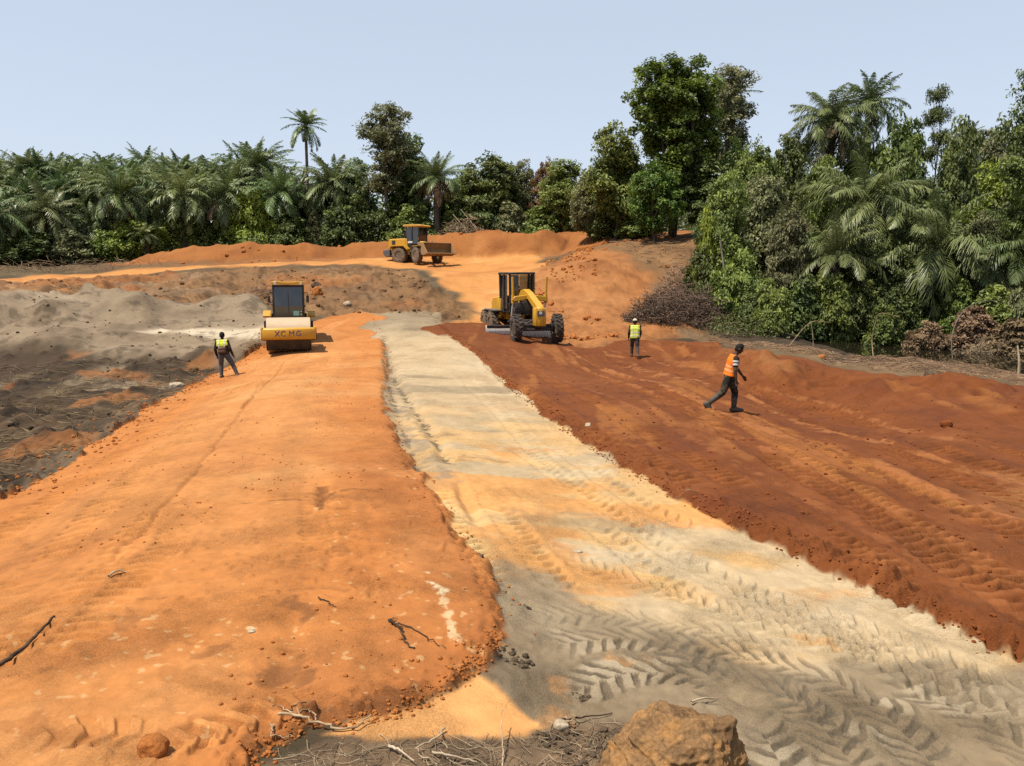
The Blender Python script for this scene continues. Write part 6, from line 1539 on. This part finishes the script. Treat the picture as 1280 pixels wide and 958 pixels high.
# dry twigs and straw as a mass: debris in the foreground, on the dark soil at the left and on the swamp bank
def twig_mass(name, area, n, lo, hi, r, mat, label, seed, px_area=True, lift=.05, arch=.1):
    rng = np.random.default_rng(seed); bag = Bag(); done = 0
    box_ = area.min(0), area.max(0)
    while done < n:
        pts = rng.uniform(box_[0], box_[1], (400, 2)); ok = poly_sd(pts[:, 0].astype(np.float32), pts[:, 1].astype(np.float32), area) > 0
        for p in pts[ok]:
            if done >= n: break
            L = rng.uniform(lo, hi); a = rng.uniform(0, 2 * PI); k = 5; t = np.linspace(-.5, .5, k)
            bx, by = np.cos(a), np.sin(a); cv = rng.normal(0, .18)
            X = p[0] + bx * t * L - by * cv * L * (t ** 2 * 4); Y = p[1] + by * t * L + bx * cv * L * (t ** 2 * 4)
            sl = rng.normal(0, arch); Z = ground_v(X, Y); Z = Z * .4 + Z.max() * .6 + rng.uniform(0, lift) + sl * t * L
            tubes(bag, [(np.stack([X, Y, Z], -1), r * rng.uniform(.5, 1.3), r * .3)], 4, rng.uniform(0, 1)); done += 1
    o = link(name, bag.mesh(name), mat=MASS[mat]); tag(o, label, 'debris', None, 'stuff'); return o
twig_mass('dry_debris', hits([(330,958),(420,928),(520,933),(640,923),(700,908),(770,905),(790,958),(790,1010),(330,1010)]), 560, .06, .3, .0030, 'twig', 'dry twigs and straw covering the bottom edge', 601, lift=.015, arch=.05)
twig_mass('dry_debris', hits([(-120,660),(0,625),(100,560),(200,500),(262,465),(230,455),(100,452),(-100,455)]), 650, .25, 1.1, .011, 'straw', 'torn roots and twigs in the dark soil at the left', 602, lift=.12)
twig_mass('dry_debris', hits([(870,412),(960,430),(1050,447),(1130,452),(1280,466),(1330,478),(1280,480),(1130,466),(1050,457),(960,440),(880,424)]), 2400, .15, .8, .010, 'straw', 'straw and roots along the bank of the swamp', 603, lift=.10)
twig_mass('dry_debris', hits([(-60,352),(0,336),(150,333),(210,333),(160,338),(0,347)]), 260, .5, 1.6, .02, 'straw', 'dry stalks at the foot of the plantation', 604, lift=.6, arch=.5)
twig_mass('dry_debris', hits([(745,302),(860,298),(872,330),(840,345),(800,325)]), 420, .4, 1.3, .018, 'straw', 'torn branches on the brown bank below the biggest tree', 605, lift=.15)
twig_mass('dry_debris', hits([(300,382),(335,360),(352,372),(345,392)]), 130, .4, 1.2, .016, 'straw', 'dry branches left of the roller cab', 606, lift=.3, arch=.3)

# heap of cut brush right of the sand hill
def brush_heap(px, py, d, w, h, dep, n, label, mat, seed, name='brush_heap', r=.014):
    rng = np.random.default_rng(seed); bag = Bag(); p = at_d(px, py, d); gz = ground(p[0], p[1])
    o_ = np.array([p[0], p[1], gz])
    for i in range(n):
        a = rng.uniform(0, 2 * PI); q = math.sqrt(rng.uniform(0, 1)); cx_, cy_ = w * q * math.cos(a), dep * q * math.sin(a)
        zt = h * (1 - q ** 2) ** .8 * rng.uniform(.15, 1.05) * (.75 + .5 * vnoise(np.array([cx_ * 1.1 + seed]), np.array([cy_ * 1.1]), seed)[0] + .25); g = ground(p[0] + cx_, p[1] + cy_) - gz
        L = rng.uniform(.5, 1.7); dv = rng.normal(0, 1, 3) * np.array([1, 1, .45]); dv /= np.linalg.norm(dv); sag = rng.normal(0, .22, 3)
        t = np.linspace(-.5, .5, 5)[:, None]; P = np.array([cx_, cy_, g + zt]) + dv * t * L + sag * (t ** 2) * L * 1.6; P[:, 2] = np.maximum(P[:, 2], g - .05)
        tubes(bag, [(P, r * rng.uniform(.4, 1.5), r * .3)], 4, np.clip(rng.normal(.35 + .25 * zt / max(h, .1), .25), 0, 1))
        if i % 3 == 0:
            c = P[rng.integers(1, 5, 5)] + rng.normal(0, .12, (5, 3)); leaf_quads(bag, rng, c, unit(rng.normal(0, 1, (5, 3)) + [0, 0, .6]), .2, np.clip(rng.normal(.3, .2, 5), 0, 1), .4)
    ob = link(name, bag.mesh(name), mat=MASS[mat]); ob.location = o_; tag(ob, label, 'brush heap'); return ob
brush_heap(848, 400, 46.5, 3.1, 1.6, 1.6, 1700, 'large dark heap of cut brush right of the sand hill', 'brush', 611)
brush_heap(866, 372, 51, 2.8, 2.1, 1.5, 900, 'bleached heap of branches behind the dark brush heap', 'brushpale', 612, r=.018)
brush_heap(930, 402, 47, 1.9, .8, 1.2, 500, 'low straw-coloured heap between the dark brush heap and the swamp', 'brushpale', 613)
brush_heap(1165, 425, 43.5, 1.8, 1.0, .9, 500, 'reddish tangle of dead branches over the dark water', 'brush', 614)
brush_heap(1250, 436, 40, 2.2, .9, 1.0, 600, 'grey-brown tangle of dead branches at the right end of the swamp', 'brushpale', 615)
brush_heap(590, 300, 80, 3.4, 2.4, 1.4, 420, 'leaning dry stalks on the bank right of the loader', 'brushpale', 618, r=.03)

# stakes, bare stems and the bent branch by the water
def stem(px_pts, d, r, label, cat, mat, name='bare_stem', base=True):
    P = [at_d(a, b, d + (dd if dd else 0)) for a, b, dd in px_pts]; P = np.array(P); g = ground(P[0][0], P[0][1]); P[0][2] = min(P[0][2], g - .1)
    bag = Bag(); o_ = P[0].copy(); tubes(bag, [(smooth_line3(P - o_, 6), r, r * .5)], 7, .5)
    o = link(name, bag.mesh(name, True), mat=mat); o.location = o_; tag(o, label, cat); return o
stem([(1273,470,0),(1274,455,0),(1272,432,.1)], 29.5, .06, 'cut pale stake standing on the bank at the right edge', 'stake', STRAW, 'stake')
stem([(1017,438,0),(1016,420,0),(1014,404,0)], 39.5, .03, 'thin upright post of the wooden cross in the swamp', 'post', ROOT, 'post')
stem([(986,412,0),(1012,404,0),(1036,403,0)], 39.3, .02, 'horizontal pole lashed across the thin post in the swamp', 'pole', ROOT, 'pole')
stem([(1092,450,0),(1090,425,.3),(1094,405,.2),(1100,392,0),(1124,396,-.2)], 38.5, .022, 'bent pale branch rising from the swamp bank', 'branch', ROOT, 'bent_branch')
stem([(1192,455,0),(1190,420,.3),(1202,392,.4),(1222,378,.2),(1250,376,0)], 37.5, .018, 'long arching stem over the dead brown bush', 'branch', BARK['grey'], 'arching_stem')
stem([(911,392,0),(908,362,.1),(905,335,.2),(900,300,.3)], 47.2, .085, 'thin pale bare trunk in front of the right thicket', 'trunk', BARK['grey'])
stem([(928,398,0),(924,380,.2),(920,362,.3)], 46.5, .05, 'short grey stem right of the thin pale trunk', 'trunk', BARK['grey'])
stem([(592,303,0),(580,285,.4),(566,268,.8)], 80, .06, 'leaning pale pole behind the berm right of the ragged palm', 'pole', STRAW, 'leaning_pole')
stem([(612,304,0),(592,282,.5),(576,262,1.0)], 80.6, .05, 'second leaning pole, a little to the right of the first behind the berm', 'pole', STRAW, 'leaning_pole')

# loose clods and pebbles lying over the worked earth
def clod_mass(name, area, n, lo, hi, mat, seed, label, clump=None):
    rng = np.random.default_rng(seed); b_ = area.min(0), area.max(0)
    proto = []
    for i in range(4):
        me = lump_mesh('tmp', 700 + i, 1, (1, 1, .75), .3); v = np.empty(len(me.vertices) * 3, np.float32); me.vertices.foreach_get('co', v); f = np.array([p.vertices[:] for p in me.polygons], np.int32); proto.append((v.reshape(-1, 3), f)); bpy.data.meshes.remove(me)
    Vs, Fs, c, done = [], [], 0, 0
    while done < n:
        pts = rng.uniform(b_[0], b_[1], (3000, 2)).astype(np.float32); ok = poly_sd(pts[:, 0], pts[:, 1], area) > 0
        r_ = np.hypot(pts[:, 0], pts[:, 1]); ok &= rng.uniform(0, 1, len(pts)) < np.clip(9 / r_, .05, 1) ** 1.2
        if clump: ok &= fbm(pts[:, 0], pts[:, 1], clump[0], 3, seed) > clump[1]
        for p in pts[ok]:
            if done >= n: break
            s = lo + (hi - lo) * rng.uniform(0, 1) ** 5; v, f = proto[rng.integers(4)]; a = rng.uniform(0, 2 * PI); ca, sa = math.cos(a), math.sin(a)
            w = np.stack([v[:, 0] * ca - v[:, 1] * sa, v[:, 0] * sa + v[:, 1] * ca, v[:, 2]], -1) * s + np.array([p[0], p[1], ground(p[0], p[1]) + s * .25])
            Vs.append(w); Fs.append(f + c); c += len(v); done += 1
    me = np_mesh(name, np.concatenate(Vs), np.concatenate(Fs), False); o = link(name, me, mat=mat); tag(o, label, 'clods', None, 'stuff'); return o
clod_mass('loose_clods', LANE, 3000, .003, .024, CLOD_O, 621, 'loose orange clods over the orange lane', (1.5, .05))
clod_mass('loose_clods', RED, 3600, .004, .042, CLOD_R, 622, 'loose red clods over the red earth lane')
clod_mass('loose_clods', GREY, 1300, .01, .10, CLOD_D, 623, 'dark clods over the grey spoil', (3, .0))
clod_mass('loose_clods', hits([(590,690),(640,735),(700,800),(760,860),(840,960),(700,960),(610,850),(640,780)]), 500, .006, .035, CLOD_D, 624, 'small dark clods on the grey mud', (.6, .1))
def edge_clods(name, poly, i0, i1, n, lo, hi, mat, seed, label, spread=.14, shift=(0, 0)):
    rng = np.random.default_rng(seed); ln = smooth_line(poly[i0:i1], 10); seg = np.hypot(*np.diff(ln, axis=0).T); cs = np.concatenate([[0], np.cumsum(seg)])
    Vs, Fs, c = [], [], 0; me = lump_mesh('tmp', 740, 1, (1, 1, .8), .35); v0 = np.empty(len(me.vertices) * 3, np.float32); me.vertices.foreach_get('co', v0); v0 = v0.reshape(-1, 3); f0 = np.array([p.vertices[:] for p in me.polygons], np.int32); bpy.data.meshes.remove(me)
    for u in rng.uniform(0, cs[-1], n):
        p = np.array([np.interp(u, cs, ln[:, 0]), np.interp(u, cs, ln[:, 1])]) + rng.normal(0, spread, 2) + np.array(shift); s = lo + (hi - lo) * rng.uniform(0, 1) ** 3
        a = rng.uniform(0, 6.28); R_ = np.array([[math.cos(a), -math.sin(a)], [math.sin(a), math.cos(a)]]); w = v0.copy(); w[:, :2] = w[:, :2] @ R_.T
        Vs.append(w * s * rng.uniform(.7, 1.2, 3) + np.array([p[0], p[1], ground(*p) + s * .2])); Fs.append(f0 + c); c += len(v0)
    o = link(name, np_mesh(name, np.concatenate(Vs), np.concatenate(Fs), False), mat=mat); tag(o, label, 'clods', None, 'stuff')
edge_clods('crumbled_edge', RED, 0, 15, 4200, .004, .026, CLOD_R, 631, 'crumbs of red earth along the edge of the sand strip', .10, (.09, .03))
edge_clods('crumbled_edge', LANE, 12, 24, 1100, .004, .026, CLOD_O, 632, 'crumbs of orange earth along the edge of the sand strip', .12)
edge_clods('crumbled_edge', LANE, 23, 33, 800, .003, .022, CLOD_O, 633, 'crumbs of orange earth along the torn lower edge of the lane', .05)
edge_clods('crumbled_edge', LANE, 2, 10, 1300, .006, .055, CLOD_O, 634, 'crumbs of orange earth along the left shoulder of the lane', .4)

clod_mass('loose_clods', BROWN, 1500, .02, .17, CLOD_B, 625, 'brown clods over the terrace behind the grey spoil', (4, -.1))
clod_mass('loose_clods', hits([(642,405),(655,345),(700,322),(745,305),(860,298),(880,345),(812,347),(832,380),(880,415),(790,424),(700,424)]), 700, .03, .22, CLOD_O, 626, 'orange clods over the sand hill', (4, .0))
clod_mass('loose_clods', hits([(165,331),(460,300),(620,297),(740,300),(700,316),(460,326),(200,334)]), 500, .05, .28, CLOD_O, 627, 'clods rolled down from the berm')
